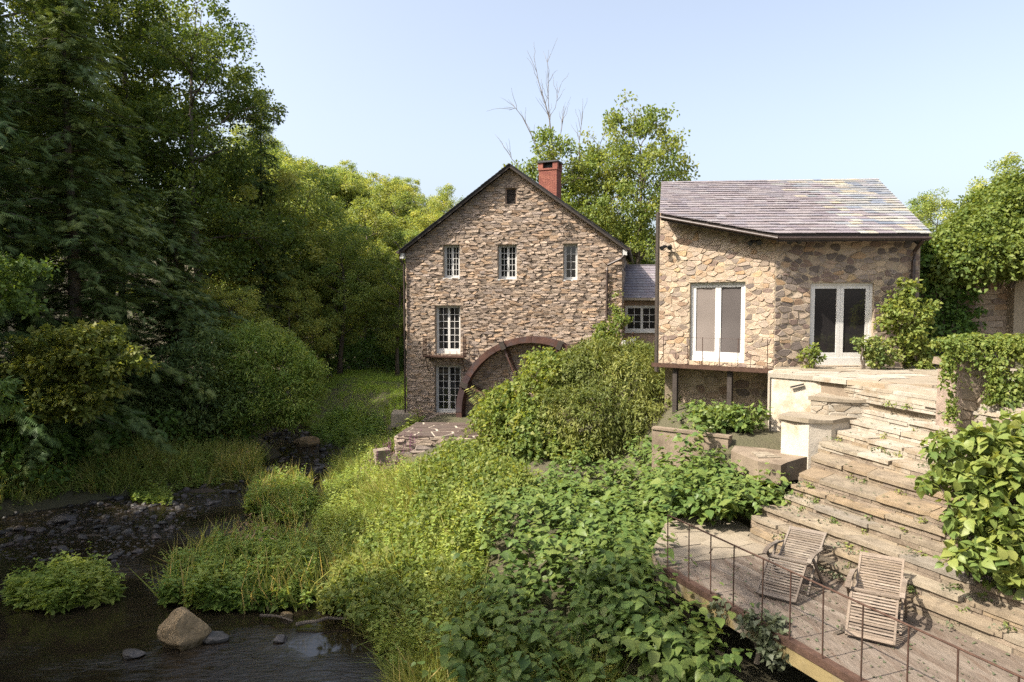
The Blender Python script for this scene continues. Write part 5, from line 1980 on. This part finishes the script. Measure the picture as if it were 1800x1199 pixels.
shrub('broadleaf_shrub', 'pale drooping sprig at the left edge below the maple', [(p.x - .5, 17.2, p.z, .8, .6, .4)], 34, 14, .2, 'leaf_dark', LEAF_SLIM, .2, up=1.0, droop=.8)
# dark understorey that closes the forest floor
uw = Leaves()
uP = []
for _ in range(150):
    y = random.uniform(22, 56)
    x = np.interp(y, YB, XLB) - random.uniform(2.2, 12)
    uP.append((x, y, hz(x, y) + random.uniform(.2, 1.0), random.uniform(.9, 1.7), random.uniform(.9, 1.6), random.uniform(.7, 1.3)))
for _ in range(46):
    y = random.uniform(50, 64)
    x = random.uniform(-16, -4.5)
    uP.append((x, y, hz(x, y) + random.uniform(.3, 1.6), random.uniform(1.1, 1.9), random.uniform(1, 1.6), random.uniform(.9, 1.6)))
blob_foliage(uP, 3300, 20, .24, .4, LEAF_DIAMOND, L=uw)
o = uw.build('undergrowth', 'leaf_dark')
tag(o, 'dark leafy undergrowth on the forest floor along the left bank', 'undergrowth', kind='stuff')

# weeping shrub and grapevine heaped in front of the wheel
def px_blobs(rows):
    out = []
    for (u, v, Y, rx, ry, rz) in rows:
        p = at(u, v, Y)
        out.append((p.x, p.y, p.z, rx, ry, rz))
    return out


def weeping(parent, blobs, n, leaf, tmpl, mat, length=(.4, 1.4), rng=RNG, front=None, name='hanging_strand', shoot=.25):
    """Trailing shoots: each starts at the surface, arches out a little and hangs down, leaves all along."""
    L = Leaves()
    P, d = blob_points(blobs, n, rng, .12, -.3)
    if front is not None:
        k = P[:, 1] < front
        P, d = P[k], d[k]
    m = 16
    t = np.linspace(0, 1, m)
    for q, dd_ in zip(P, d):
        ln = rng.uniform(*length)
        out = dd_ * np.array([1, 1, .4]) * rng.uniform(.4, 1.0) * shoot * ln
        up = max(0, dd_[2]) * .22 * ln
        pts = q[None] + out[None] * t[:, None] * 1.6 + np.stack([np.zeros(m), np.zeros(m), up * np.sin(t * 2.2) - ln * t ** 1.6], 1) + rng.normal(size=(m, 3)) * .035
        tone = .5 + .5 * math.sin(q[0] * 1.9 + q[2] * 1.3)
        L.add(tmpl, pts, unit(rng.normal(size=(m, 3)) * .55 + np.array([0, 0, -.8]) + dd_ * .4), unit(rng.normal(size=(m, 3)) * .45 + dd_ + np.array([0, 0, .5])), leaf * rng.uniform(.6, 1.25, m),
              np.clip(.45 * tone + .55 * rng.random(m), 0, 1))
    o = L.build(name, mat, parent)
    o.location = -parent.location
    return o


wp = px_blobs([(1035, 668, 25, 1.7, 1.7, 1.25), (1110, 672, 24.5, 1.55, 1.5, 1.2), (1075, 725, 23.5, 1.6, 1.5, 1.3), (1160, 715, 23.2, .95, 1.0, 1.15), (1182, 762, 22.8, .7, .8, .8), (1188, 725, 23.0, .6, .8, .7), (1010, 740, 23.6, 1.4, 1.4, 1.25),
               (1120, 635, 25, .9, .9, .6), (1050, 625, 25.2, 1.0, .9, .55), (1130, 770, 22.8, .8, .8, .6)])
mound = shrub('weeping_shrub', 'huge olive green weeping shrub smothering the wheel pit', wp, 1500, 15, .15, 'weeping_leaf', LEAF_SLIM, clump_r=.26, cat='shrub', stems=9, shell=.35)
weeping(mound, lumpy(wp, 3), 1700, .15, LEAF_SLIM, 'weeping_leaf', (.5, 1.6), front=25.4)
gp = px_blobs([(862, 738, 24.8, .6, .7, .55), (888, 705, 25, .65, .8, .55), (945, 690, 24.8, 1.15, 1.2, 1.0), (905, 745, 24, .95, 1.1, .85), (870, 775, 23.6, .6, .8, .5), (975, 655, 25.2, 1.1, 1.2, .85), (940, 760, 23.4, 1.1, 1.1, .9), (1000, 790, 22.8, 1.2, 1.0, .6), (900, 800, 22.8, .9, .9, .5),
               (1020, 640, 25.2, .9, .9, .5)])
grape = shrub('grapevine_heap', 'bright grapevine heaped over the left side of the weeping shrub', gp, 900, 13, .15, 'leaf_bright', LEAF_BROAD, clump_r=.26, cat='vine', stems=6, shell=.4)
weeping(grape, lumpy(gp, 4), 420, .14, LEAF_BROAD, 'leaf_bright', (.3, .8), front=25, name='trailing_shoot', shoot=.5)
# creeper climbing from the mound up the mill corner to the link
cp = []
for (u, v, Y, r) in [(1072, 590, 28.6, .5), (1088, 566, 29, .32), (1055, 603, 28.2, .45), (1115, 618, 28, .4), (1145, 628, 27, .4), (1085, 520, 29.6, .14), (1084, 545, 29.5, .2)]:
    p = at(u, v, Y)
    cp.append((p.x, p.y, p.z, r, r * .7, r))
shrub('climbing_creeper', 'bright creeper climbing the mill corner beside the link window', cp, 230, 14, .12, 'leaf_bright', clump_r=.2, cat='creeper', shell=.4)
# sumac-like fronds in front of the wheel
fr = empty('sumac_sapling', at(850, 735, 26.5), 0, 'sumac sapling with feathery fronds in front of the wheel', 'sapling')
L = Leaves()
b = MB()
o0 = fr.location
for (u0, v0, u1, v1) in [(858, 740, 826, 684), (860, 735, 832, 700), (862, 745, 830, 722), (862, 750, 838, 745), (868, 730, 846, 690), (860, 750, 818, 762)]:
    a_, c_ = at(u0, v0, 26.5) - o0, at(u1, v1, 26.1) - o0
    limb(b, a_, c_, .015, .006, 4, .05, 4)
    for i in range(11):
        t = .2 + .8 * i / 10
        q = a_.lerp(c_, t) + Vector((0, 0, .12 * math.sin(t * 3)))
        d_ = (c_ - a_).normalized()
        for s in (-1, 1):
            sd = Vector((d_.z, -.3, -d_.x)) * s
            L.add(LEAF_SLIM, np.array([q]), np.array([d_ * .4 + sd + Vector((0, 0, -.2))]), np.array([(-.2, -.5, .8)]), .26, RNG.random(1))
b.build('stalk', 'stem', fr)
L.build('frond', 'leaf_bright', fr)

# shrubs against the annex
shrubs = [
    ('door_shrub', 'small round shrub at the left jamb of the terrace door', [(1424, 628, 19.2, .26, .25, .30)], 26, 14, .10, 'leaf_bright', .12),
    ('door_shrub', 'bushy shrub at the right foot of the terrace door', [(1548, 622, 19.0, .46, .4, .42), (1530, 608, 18.9, .3, .3, .22), (1515, 600, 18.8, .22, .2, .1)], 90, 14, .10, 'vine', .14),
    ('climbing_rose', 'tall leafy climber on the right corner of the annex', [(1600, 545, 19.2, .55, .35, .75), (1605, 600, 19.1, .5, .35, .7), (1585, 560, 19.1, .55, .35, .4), (1618, 640, 19.1, .35, .3, .35), (1608, 520, 19.3, .35, .3, .35)], 230, 15, .12, 'leaf_bright', .16),
    ('planter_shrub', 'low broad-leaved plant under the balcony, nearer the mill', [(1258, 735, 17.6, .5, .4, .26)], 40, 12, .16, 'knotweed', .16),
    ('planter_shrub', 'low broad-leaved plant under the balcony, nearer the white wall', [(1312, 732, 17.5, .42, .4, .26)], 36, 12, .16, 'knotweed', .16),
]
for (nm, lab, bl, nc_, per, sz, mat, cr_) in shrubs:
    bb = []
    for (u, v, Y, rx, ry, rz) in bl:
        p = at(u, v, Y)
        bb.append((p.x, p.y, p.z, rx, ry, rz))
    shrub(nm, lab, bb, nc_, per, sz, mat, clump_r=cr_, group='shrubs around the annex', stems=4, shell=.6)

# vines over the ruined wall, ivy on pillar and parapet
vb = []
for (u, v, Y, rx, ry, rz) in [(1682, 440, 21.5, .85, .9, .7), (1730, 412, 21.8, 1.1, 1.1, .9), (1785, 392, 22, 1.2, 1.1, 1.0), (1700, 462, 21, .9, .9, .5), (1750, 445, 21, 1.2, .9, .8), (1810, 440, 21, 1.2, 1, .9), (1660, 478, 21.4, .5, .6, .4),
                              (1845, 390, 22, 1.4, 1.2, 1.1), (1752, 365, 23, .9, 1, .6), (1795, 340, 23, .9, 1, .7)]:
    p = at(u, v, Y)
    vb.append((p.x, p.y, p.z, rx, ry, rz))
vshr = shrub('overhanging_vine', 'mass of dark glossy vine hanging over the ruined wall', vb, 2500, 15, .125, 'leaf_forest', LEAF_DIAMOND, clump_r=.26, cat='vine', stems=10, shell=.4)
weeping(vshr, lumpy(vb, 3), 420, .14, LEAF_BROAD, 'leaf_forest', (.4, 1.2), front=22)
sb = []  # shrub with dark leaf lobes added to stand for the gap's deep shade
for (u, v, Y, rx, ry, rz) in [(1645, 530, 21.6, .6, .5, 1.1), (1665, 590, 21.4, .7, .5, .9), (1650, 470, 21.6, .6, .5, .8), (1690, 550, 21.8, .6, .4, .9), (1680, 500, 21.6, .7, .5, .6)]:
    p = at(u, v, Y)
    sb.append((p.x, p.y, p.z, rx, ry, rz))
shrub('gap_shade_shrub', 'dark shrub enlarged to stand for the shade in the gap right of the annex', sb, 300, 14, .13, 'leaf_dark', clump_r=.24, stems=5)
ib = []
for (u, v, Y, rx, ry, rz) in [(1668, 605, 12.8, .20, .25, .11), (1705, 600, 12.9, .36, .3, .11), (1755, 605, 12.6, .42, .3, .15), (1800, 612, 12.3, .4, .3, .22), (1666, 650, 12.62, .08, .08, .34), (1672, 715, 12.62, .05, .06, .34),
                              (1752, 680, 12.3, .13, .08, .42), (1795, 690, 12.2, .22, .1, .45), (1735, 628, 12.55, .16, .08, .14), (1655, 768, 12.6, .09, .09, .10), (1700, 622, 12.6, .2, .06, .10)]:
    p = at(u, v, Y)
    ib.append((p.x, p.y, p.z, rx, ry, rz))
ivy_ = shrub('ivy', 'yellow-green ivy capping the pillar and parapet', ib, 640, 11, .065, 'leaf_bright', clump_r=.09, cat='ivy', stems=0, shell=.6)
weeping(ivy_, ib, 190, .07, LEAF_BROAD, 'leaf_bright', (.25, .8), front=12.75, name='trailing_shoot', shoot=.2)

# large broad-leaved shrub in the right foreground
rb = []
for (u, v, Y, rx, ry, rz) in [(1740, 820, 10.2, .55, .5, .45), (1790, 790, 10.4, .6, .5, .5), (1725, 900, 9.8, .5, .4, .35), (1800, 890, 9.8, .6, .5, .5), (1740, 970, 9.4, .38, .35, .22), (1705, 985, 9.3, .2, .2, .12), (1660, 790, 10.3, .2, .2, .12),
                              (1640, 850, 10.1, .14, .15, .1), (1830, 960, 9.4, .5, .4, .35), (1690, 840, 10.1, .25, .25, .25), (1770, 1010, 9.3, .25, .25, .15)]:
    p = at(u, v, Y)
    rb.append((p.x, p.y, p.z, rx, ry, rz))
shrub('knotweed_shrub', 'big-leaved bright shrub leaning in from the right edge over the steps', rb, 430, 8, .165, 'knotweed', LEAF_OVATE, clump_r=.17, stems=11, shell=.55, up=1.1, droop=.45)


# ------------------------------------------------------------------ thickets and grasses (uncountable: one object each)
def knot_stems(L, P, H, leaf, n_leaf, rng=RNG, lean_bias=(-.12, -.22)):
    """Arching stems of uneven height; ovate leaves held level in two rows towards the tip."""
    n = len(P)
    x, y = P[:, 0], P[:, 1]
    patch = .5 + .5 * np.sin(x * 2.6 + 1.9 * np.sin(y * 1.7)) * np.cos(y * 2.3 - .8 * x)
    H = H * (.55 + .62 * patch)
    a = rng.uniform(0, 2 * math.pi, n)
    lean = rng.uniform(.2, .75, n)
    dx = np.cos(a) * lean + lean_bias[0]
    dy = np.sin(a) * lean + lean_bias[1]
    tone = np.clip(.35 * patch + .65 * rng.random(n), 0, 1)
    big = rng.uniform(.7, 1.3, n)
    for k in range(n_leaf):
        t = .42 + .58 * k / (n_leaf - 1)
        bend = t ** 1.8
        pos = P + np.stack([dx * H * bend, dy * H * bend, H * (t - .18 * bend)], 1)
        sd = (1 if k % 2 else -1)
        hd = unit(np.stack([dx, dy, np.zeros(n)], 1) + 1e-6)
        side = np.stack([-hd[:, 1], hd[:, 0], np.zeros(n)], 1) * sd
        tip = unit(side * .85 + hd * .55 + rng.normal(size=(n, 3)) * .22 - np.array([0, 0, .22]))
        nor = unit(np.array([0, 0, 1.]) + rng.normal(size=(n, 3)) * .22)
        keep = rng.random(n) < .92
        sz = leaf * big * rng.uniform(.75, 1.2, n) * (1 - .4 * max(0, t - .85) / .15)
        L.add(LEAF_OVATE, (pos + rng.normal(size=(n, 3)) * .03)[keep], tip[keep], nor[keep], sz[keep], (tone * .55 + .45 * rng.random(n))[keep])


def scatter(poly, n, rng=RNG):
    xs = [p[0] for p in poly]
    ys = [p[1] for p in poly]
    P = np.stack([rng.uniform(min(xs), max(xs), n * 4), rng.uniform(min(ys), max(ys), n * 4)], 1)
    ins = np.zeros(len(P), bool)
    m = len(poly)
    j = m - 1
    for i in range(m):
        xi, yi = poly[i]
        xj, yj = poly[j]
        c = ((yi > P[:, 1]) != (yj > P[:, 1])) & (P[:, 0] < (xj - xi) * (P[:, 1] - yi) / (yj - yi + 1e-12) + xi)
        ins ^= c
        j = i
    P = P[ins][:n]
    return np.column_stack([P, height(P[:, 0], P[:, 1])])


L = Leaves()
P = scatter([(-.9, 6.5), (3.4, 6.5), (3.2, 9.2), (2.35, 11.6), (2.2, 14.0), (.8, 17.5), (-.4, 17.0), (-1.0, 12)], 640)
knot_stems(L, P, RNG.uniform(.95, 1.7, len(P)), .20, 9)
P = scatter([(2.2, 13.6), (4.3, 15.2), (5.2, 15.2), (5.0, 16.6), (3.6, 18.0), (1.4, 18.9), (-.6, 18.4), (.8, 16.8)], 560)
H_ = RNG.uniform(.85, 1.5, len(P)) * np.where(P[:, 1] > 17.2, .6, 1.0)
knot_stems(L, P, H_, .19, 9)
P = scatter([(3.2, 14.2), (4.7, 13.6), (5.5, 13.7), (6.1, 14.2), (5.9, 14.5), (5.3, 14.7), (5.2, 15.4), (3.6, 16.5)], 280)
P[:, 2] = np.maximum(P[:, 2], 2.3)
knot_stems(L, P, RNG.uniform(1.0, 1.5, len(P)), .18, 9, lean_bias=(.1, -.2))
P = scatter([(1.5, 11.0), (2.45, 11.3), (2.35, 12.6), (3.0, 14.3), (2.0, 14.8), (1.3, 12.8)], 170)
P[:, 2] = np.maximum(P[:, 2], 1.5)
knot_stems(L, P, RNG.uniform(1.0, 1.5, len(P)), .18, 9, lean_bias=(.15, -.1))
P = scatter([(2.1, 10.2), (3.0, 9.4), (3.0, 10.4), (2.55, 11.5), (2.2, 11.6)], 90)
P[:, 2] = np.maximum(P[:, 2], 1.2)
knot_stems(L, P, RNG.uniform(.8, 1.3, len(P)), .18, 9, lean_bias=(.0, 0))
P = scatter([(.8, 19.0), (3.8, 17.8), (4.6, 18.2), (4.2, 20.5), (1.5, 22)], 200)
knot_stems(L, P, RNG.uniform(.5, .95, len(P)), .17, 8)
P = scatter([(3.6, 18.3), (5.4, 16.9), (6.5, 17.4), (6.9, 19.2), (5.6, 20.6), (4.2, 20.4)], 240)
knot_stems(L, P, RNG.uniform(.25, .55, len(P)), .13, 7)
o = L.build('knotweed_thicket', 'knotweed')
tag(o, 'dense broad-leaved knotweed thicket filling the slope before the deck', 'thicket', kind='stuff')
L = Leaves()
P = scatter([(-2.2, 17.5), (-.4, 17.0), (.6, 18.6), (-.4, 21.0), (-1.8, 23.2), (-3.0, 21.5)], 330)
clump_leaves(L, P + np.array([0, 0, .45]), np.full(len(P), .42), 42, .125, LEAF_BROAD, up=1.0, flat=.9)
o = L.build('grapevine_cover', 'leaf_bright')
tag(o, 'yellow-green grapevine sprawling over the bank below the platform', 'vine', kind='stuff')


def grass_field(P, H, per, mat, name, label, cat, width=1.0, lean=.35, rng=RNG, weeds=0.0, wmat=None):
    n = len(P)
    c = np.repeat(P, per, 0)
    hh = np.repeat(H, per) * rng.uniform(.5, 1.15, n * per)
    pos = c + np.column_stack([rng.normal(size=(n * per, 2)) * .10, np.zeros(n * per)])
    cl_ = np.repeat(rng.normal(size=(n, 2)) * lean * 1.1, per, 0)
    tip = unit(np.column_stack([cl_ + rng.normal(size=(n * per, 2)) * lean * .8, np.ones(n * per)]))
    patch = .5 + .5 * np.sin(c[:, 0] * 1.7 + 1.3 * np.sin(c[:, 1] * 1.4)) * np.cos(c[:, 1] * 1.6)
    hh = hh * (.6 + .6 * patch)
    nor = unit(rng.normal(size=(n * per, 3)) * np.array([1, 1, .2]))
    L = Leaves()
    t = BLADE[0] * np.array([width, 1, 1.4])
    L.add((t, BLADE[1]), pos, tip, nor, hh, np.repeat(rng.random(n), per) * .5 + rng.random(n * per) * .5)
    o = L.build(name, mat)
    tag(o, label, cat, kind='stuff')
    return o


LEAF_WEED = (np.array([(0, 0, 0), (.23, .38, .05), (0, 1, -.16), (-.23, .38, .05)], float), np.array([(0, 1, 2), (0, 2, 3)]))


def weed_mass(P, H, mat, name, label, cat='weeds', leaf=.10, per=26, tmpl=LEAF_WEED, rng=RNG, kind='stuff', parent=None, r=.3):
    """Upright leafy stems of uneven height: leaves spiral up each stem, patch by patch."""
    n = len(P)
    L = Leaves()
    patch = .5 + .5 * np.sin(P[:, 0] * 2.3 + 1.7 * np.sin(P[:, 1] * 1.9)) * np.cos(P[:, 1] * 2.1 + P[:, 0])
    H = H * (.62 + .55 * patch) * np.where(rng.random(n) < .12, 1.45, 1.0)
    lean = rng.normal(size=(n, 2)) * .22
    tone = np.clip(.65 * patch + .35 * rng.random(n), 0, 1)
    big = rng.uniform(.6, 1.5, n)
    ph = rng.random(n) * 6.28
    for k in range(per):
        t = .12 + .88 * k / (per - 1)
        a = k * 2.4 + ph
        pos = P + np.column_stack([lean[:, 0] * H * t ** 1.5, lean[:, 1] * H * t ** 1.5, H * t])
        tip = unit(np.column_stack([np.cos(a), np.sin(a), np.full(n, .15)]) + rng.normal(size=(n, 3)) * .3)
        nor = unit(np.array([0, 0, 1.]) + rng.normal(size=(n, 3)) * .4)
        L.add(tmpl, pos, tip, nor, leaf * big * rng.uniform(.7, 1.3, n) * (1.25 - .7 * t), tone * .6 + .4 * rng.random(n))
    o = L.build(name, mat, parent)
    if parent is None:
        tag(o, label, cat, kind=kind)
    return o


# right bank: tall grass and weeds
bank = [(-2.5, 12.9), (-.8, 12.0), (-.6, 17), (-2.2, 19.5), (-3.2, 22.5), (-5.2, 24.8), (-5.2, 29.5), (-6.2, 31), (-7.6, 33), (-7.5, 29), (-7.0, 26), (-6.4, 21.8), (-5.0, 18), (-3.6, 15.7)]
P = scatter(bank, 1900)
grass_field(P, RNG.uniform(.45, .95, len(P)), 20, 'grass', 'bank_grass', 'tall sunlit grass along the right bank of the stream', 'grass', 1.0, .32)
P = scatter(bank, 2300)
weed_mass(P, RNG.uniform(.5, 1.0, len(P)), 'weed', 'bank_weeds', 'leafy green weeds mixed through the right bank grass', leaf=.15, per=20)
P = scatter([(-1.7, 10.3), (1.0, 8.0), (1.6, 10.5), (-.8, 13.5), (-2.0, 12.8)], 900)
grass_field(P, RNG.uniform(.5, .95, len(P)), 20, 'grass', 'shaded_grass', 'long bluish grass in the shade at the bottom of the picture', 'grass', .9, .4)
P = scatter(bank, 420)
grass_field(P, RNG.uniform(.8, 1.3, len(P)), 26, 'grass', 'arching_grass', 'long arching grass tufts standing above the right bank weeds', 'grass', .75, .55)
P = scatter([(-4.0, 14.5), (-1.0, 13.0), (-.8, 17), (-2.4, 19.5), (-4.6, 19)], 120)
clump_leaves(LB := Leaves(), P + np.array([0, 0, .75]), np.full(len(P), .3), 34, .12, LEAF_OVATE, up=1.1)
tag(LB.build('jewelweed', 'leaf_bright'), 'pale lime jewelweed patches on the sunny right bank', 'weeds', kind='stuff')
# pink loosestrife among the grass
P = scatter([(-5.5, 23.5), (-3.6, 22.0), (-3.2, 25.0), (-5.4, 27)], 60)
L = Leaves()
for k in range(14):
    t = .75 + .35 * k / 13
    L.add(LEAF_SLIM, P + np.array([0, 0, 1.]) * t, unit(RNG.normal(size=(len(P), 3)) + np.array([0, 0, .6])), rand_dirs(len(P)), .075, RNG.random(len(P)))
o = L.build('loosestrife_flowers', 'flower_pink')
tag(o, 'faint pink loosestrife spikes among the bank grass', 'flowers', kind='stuff')
# left bank grass
P = scatter([(-24, 20), (-18.2, 20.5), (-17.2, 22.6), (-15.6, 24.2), (-13.4, 25.5), (-10.9, 27.2), (-11.2, 30.8), (-13.5, 32.5), (-22, 31)], 3000)
grass_field(P, RNG.uniform(.5, 1.1, len(P)), 13, 'grass', 'left_bank_grass', 'tall reeds and grass on the left bank below the forest', 'grass', 1.2, .3)
P = scatter([(-23, 20.5), (-17.8, 21), (-16.6, 23), (-15, 24.6), (-13.2, 25.4), (-10.8, 27.2), (-11.2, 30.8), (-20, 31)], 1500)
weed_mass(P, RNG.uniform(.4, .95, len(P)), 'weed', 'left_bank_weeds', 'leafy weeds along the left water edge', leaf=.15, per=18)
# meadow behind the stream bend
P = scatter([(-12.5, 40.5), (-7.8, 34.5), (-5.2, 33.6), (-5.2, 52), (-13, 52), (-15, 46)], 4500)
grass_field(P, RNG.uniform(.15, .42, len(P)), 8, 'meadow', 'meadow_grass', 'short bright grass of the strip left of the mill', 'grass', 2.0, .5)
P = scatter([(-11.5, 38.0), (-8.2, 33.0), (-6.0, 32.6), (-7.0, 35.5), (-10.6, 41)], 700)
weed_mass(P, RNG.uniform(.4, 1.0, len(P)), 'weed', 'far_bank_weeds', 'green weeds on the bank between stream bend and mill', leaf=.17, per=16)
P = scatter([(-7.2, 28.5), (-4.4, 28.4), (-4.2, 31.2), (-5.6, 32.6), (-7.6, 31)], 500)
weed_mass(P, RNG.uniform(.4, .8, len(P)), 'leaf_bright', 'fern_bank', 'bright ferny growth at the left foot of the mill', leaf=.2, per=14)


# plant islands in the stream: things of their own
def island(label, pts, n, H, grass_n, mats, leaf=.14):
    w = [atz(u, v, .05) for u, v in pts]
    poly = [(p.x, p.y) for p in w]
    cx = sum(p[0] for p in poly) / len(poly)
    cy = sum(p[1] for p in poly) / len(poly)
    e = empty('weed_clump', (cx, cy, 0), 0, label, 'weeds', 'weed clumps standing in the stream')
    P = scatter(poly, n)
    P[:, 2] = .0
    P -= np.array([cx, cy, 0])
    dd_ = np.hypot(P[:, 0], P[:, 1])
    hh = H * RNG.uniform(.55, 1.1, len(P)) * (1.05 - .45 * dd_ / dd_.max())
    weed_mass(P, hh, mats[0], 'foliage', None, leaf=leaf, per=22, parent=e)
    if grass_n:
        Q = scatter(poly, grass_n)
        Q[:, 2] = 0
        Q -= np.array([cx, cy, 0])
        c = np.repeat(Q, 16, 0)
        m = len(c)
        L = Leaves()
        L.add(BLADE, c + np.column_stack([RNG.normal(size=(m, 2)) * .1, np.zeros(m)]), unit(np.column_stack([RNG.normal(size=(m, 2)) * .35, np.ones(m)])), rand_dirs(m), H * RNG.uniform(.6, 1.35, m), RNG.random(m))
        L.build('grass_blades', mats[1], e)
    me = MB()
    me.prism([((x - cx) * .86, (y - cy) * .86) for x, y in (poly if poly_area(poly) > 0 else poly[::-1])], -.2, .05, .5)
    me.build('mud_base', 'soil', e)
    return e


island('dark green weed clump at the left, in front of the boulder pool', [(20, 1062), (95, 1075), (205, 1058), (205, 1030), (130, 1012), (20, 1030)], 380, .85, 0, ('weed', 'grass'), .19)
island('large weed and grass clump right of the riffle, middle of the stream', [(285, 1062), (400, 1075), (545, 1065), (560, 1015), (520, 955), (400, 965), (310, 1000)], 900, 1.0, 60, ('weed', 'grass'), .2)
island('bright jewelweed clump at the right edge of the pool', [(572, 1072), (640, 1078), (660, 1030), (620, 1005), (580, 1030)], 260, .8, 20, ('leaf_bright', 'grass'), .19)
island('grass and weed clump between the riffle and the far bank', [(435, 905), (520, 925), (560, 890), (520, 845), (445, 850)], 420, .9, 60, ('weed', 'grass'), .19)
island('small weed tuft on the gravel bar', [(230, 880), (300, 888), (300, 872), (240, 866)], 70, .5, 0, ('weed', 'grass'), .15)
island('reedy clump with brown seed heads at the stream bend', [(380, 842), (445, 842), (455, 815), (400, 808)], 220, 1.0, 120, ('grass', 'grass'), .15)
# seed heads of reed canary grass
L = Leaves()
hp = np.concatenate([np.array([tuple(atz(u, v, .9)) for u, v in zip(RNG.uniform(395, 460, 26), RNG.uniform(770, 800, 26))]),
                     np.array([tuple(atz(u, v, 1.15)) for u, v in zip(RNG.uniform(390, 500, 50), RNG.uniform(905, 950, 50))])])
L.add(LEAF_SLIM, hp, unit(RNG.normal(size=(76, 3)) * .5 + np.array([.4, 0, .8])), rand_dirs(76), .15, RNG.random(76))
o = L.build('grass_seed_heads', 'seed_head')
tag(o, 'tan seed heads nodding above the stream grasses', 'seed heads', kind='stuff')

# small weeds in the joints of steps, terrace and deck
tp, th_ = [], []
random.seed(99)
for k in range(2, 14):
    for _ in range(6):
        t = random.uniform(.03, .8)
        p = step_pt(k - 1, t, -.02)
        tp.append((p.x, p.y, TZ - RISE * k))
for _ in range(14):
    p = Vector((5.07, 12.46, DZ)) + dd * random.uniform(.5, 5.5)
    tp.append((p.x - .02, p.y, DZ))
tp = np.array(tp)
L = Leaves()
clump_leaves(L, tp + np.array([0, 0, .05]), np.full(len(tp), .08), 16, .055, LEAF_BROAD, up=.8)
o = L.build('joint_weeds', 'vine')
tag(o, 'tiny weeds sprouting from the joints of the stone steps', 'weeds', kind='stuff')
L = Leaves()
tp2 = tp[RNG.random(len(tp)) < .5] + RNG.normal(size=(int(1), 3)) * .08
clump_leaves(L, tp2 + np.array([0, 0, .03]), np.full(len(tp2), .12), 14, .05, LEAF_BROAD, up=.8, flat=.3)
o = L.build('dry_weeds', 'dry_leaf')
tag(o, 'withered brown weeds along the step risers', 'weeds', kind='stuff')
n = 420
fx = RNG.uniform(0, 5.5, n)
fy = RNG.uniform(.1, 2.5, n)
fl = np.array([2.66, 11.70, DTOP + .012])[None] + np.outer(fx, np.array(dd)) + np.outer(fy, np.array(dn))
L = Leaves()
L.add(LEAF_OVATE, fl, unit(RNG.normal(size=(n, 3)) * np.array([1, 1, .1])), unit(RNG.normal(size=(n, 3)) * .25 + np.array([0, 0, 1.])), RNG.uniform(.02, .055, n), RNG.random(n))
ks = RNG.integers(1, 13, 500)
tt = RNG.uniform(.02, .8, 500)
sp = np.array([tuple(step_pt(int(k), float(t), .06 + .12 * random.random())[:2]) + (TZ - RISE * int(k) + .02,) for k, t in zip(ks, tt)])
L.add(LEAF_OVATE, sp, unit(RNG.normal(size=(500, 3)) * np.array([1, 1, .1])), unit(RNG.normal(size=(500, 3)) * .25 + np.array([0, 0, 1.])), RNG.uniform(.02, .06, 500), RNG.random(500))
tag(L.build('fallen_leaves', 'dry_leaf'), 'small dry leaves and litter scattered over deck and steps', 'leaves', kind='stuff')
# wilted vine hanging over the deck edge
e0 = Vector((2.66, 11.70, 0)) + dd * 2.35
bl = [(e0.x, e0.y, 2.40, .28, .25, .16), (e0.x + .12, e0.y - .25, 2.22, .25, .22, .2), (e0.x - .35, e0.y + .75, 2.35, .10, .10, .16)]
shrub('wilted_vine', 'wilted olive vine hanging over the deck edge at the railing', bl, 60, 14, .10, 'dry_leaf', clump_r=.13, cat='vine', stems=3, shell=.6)
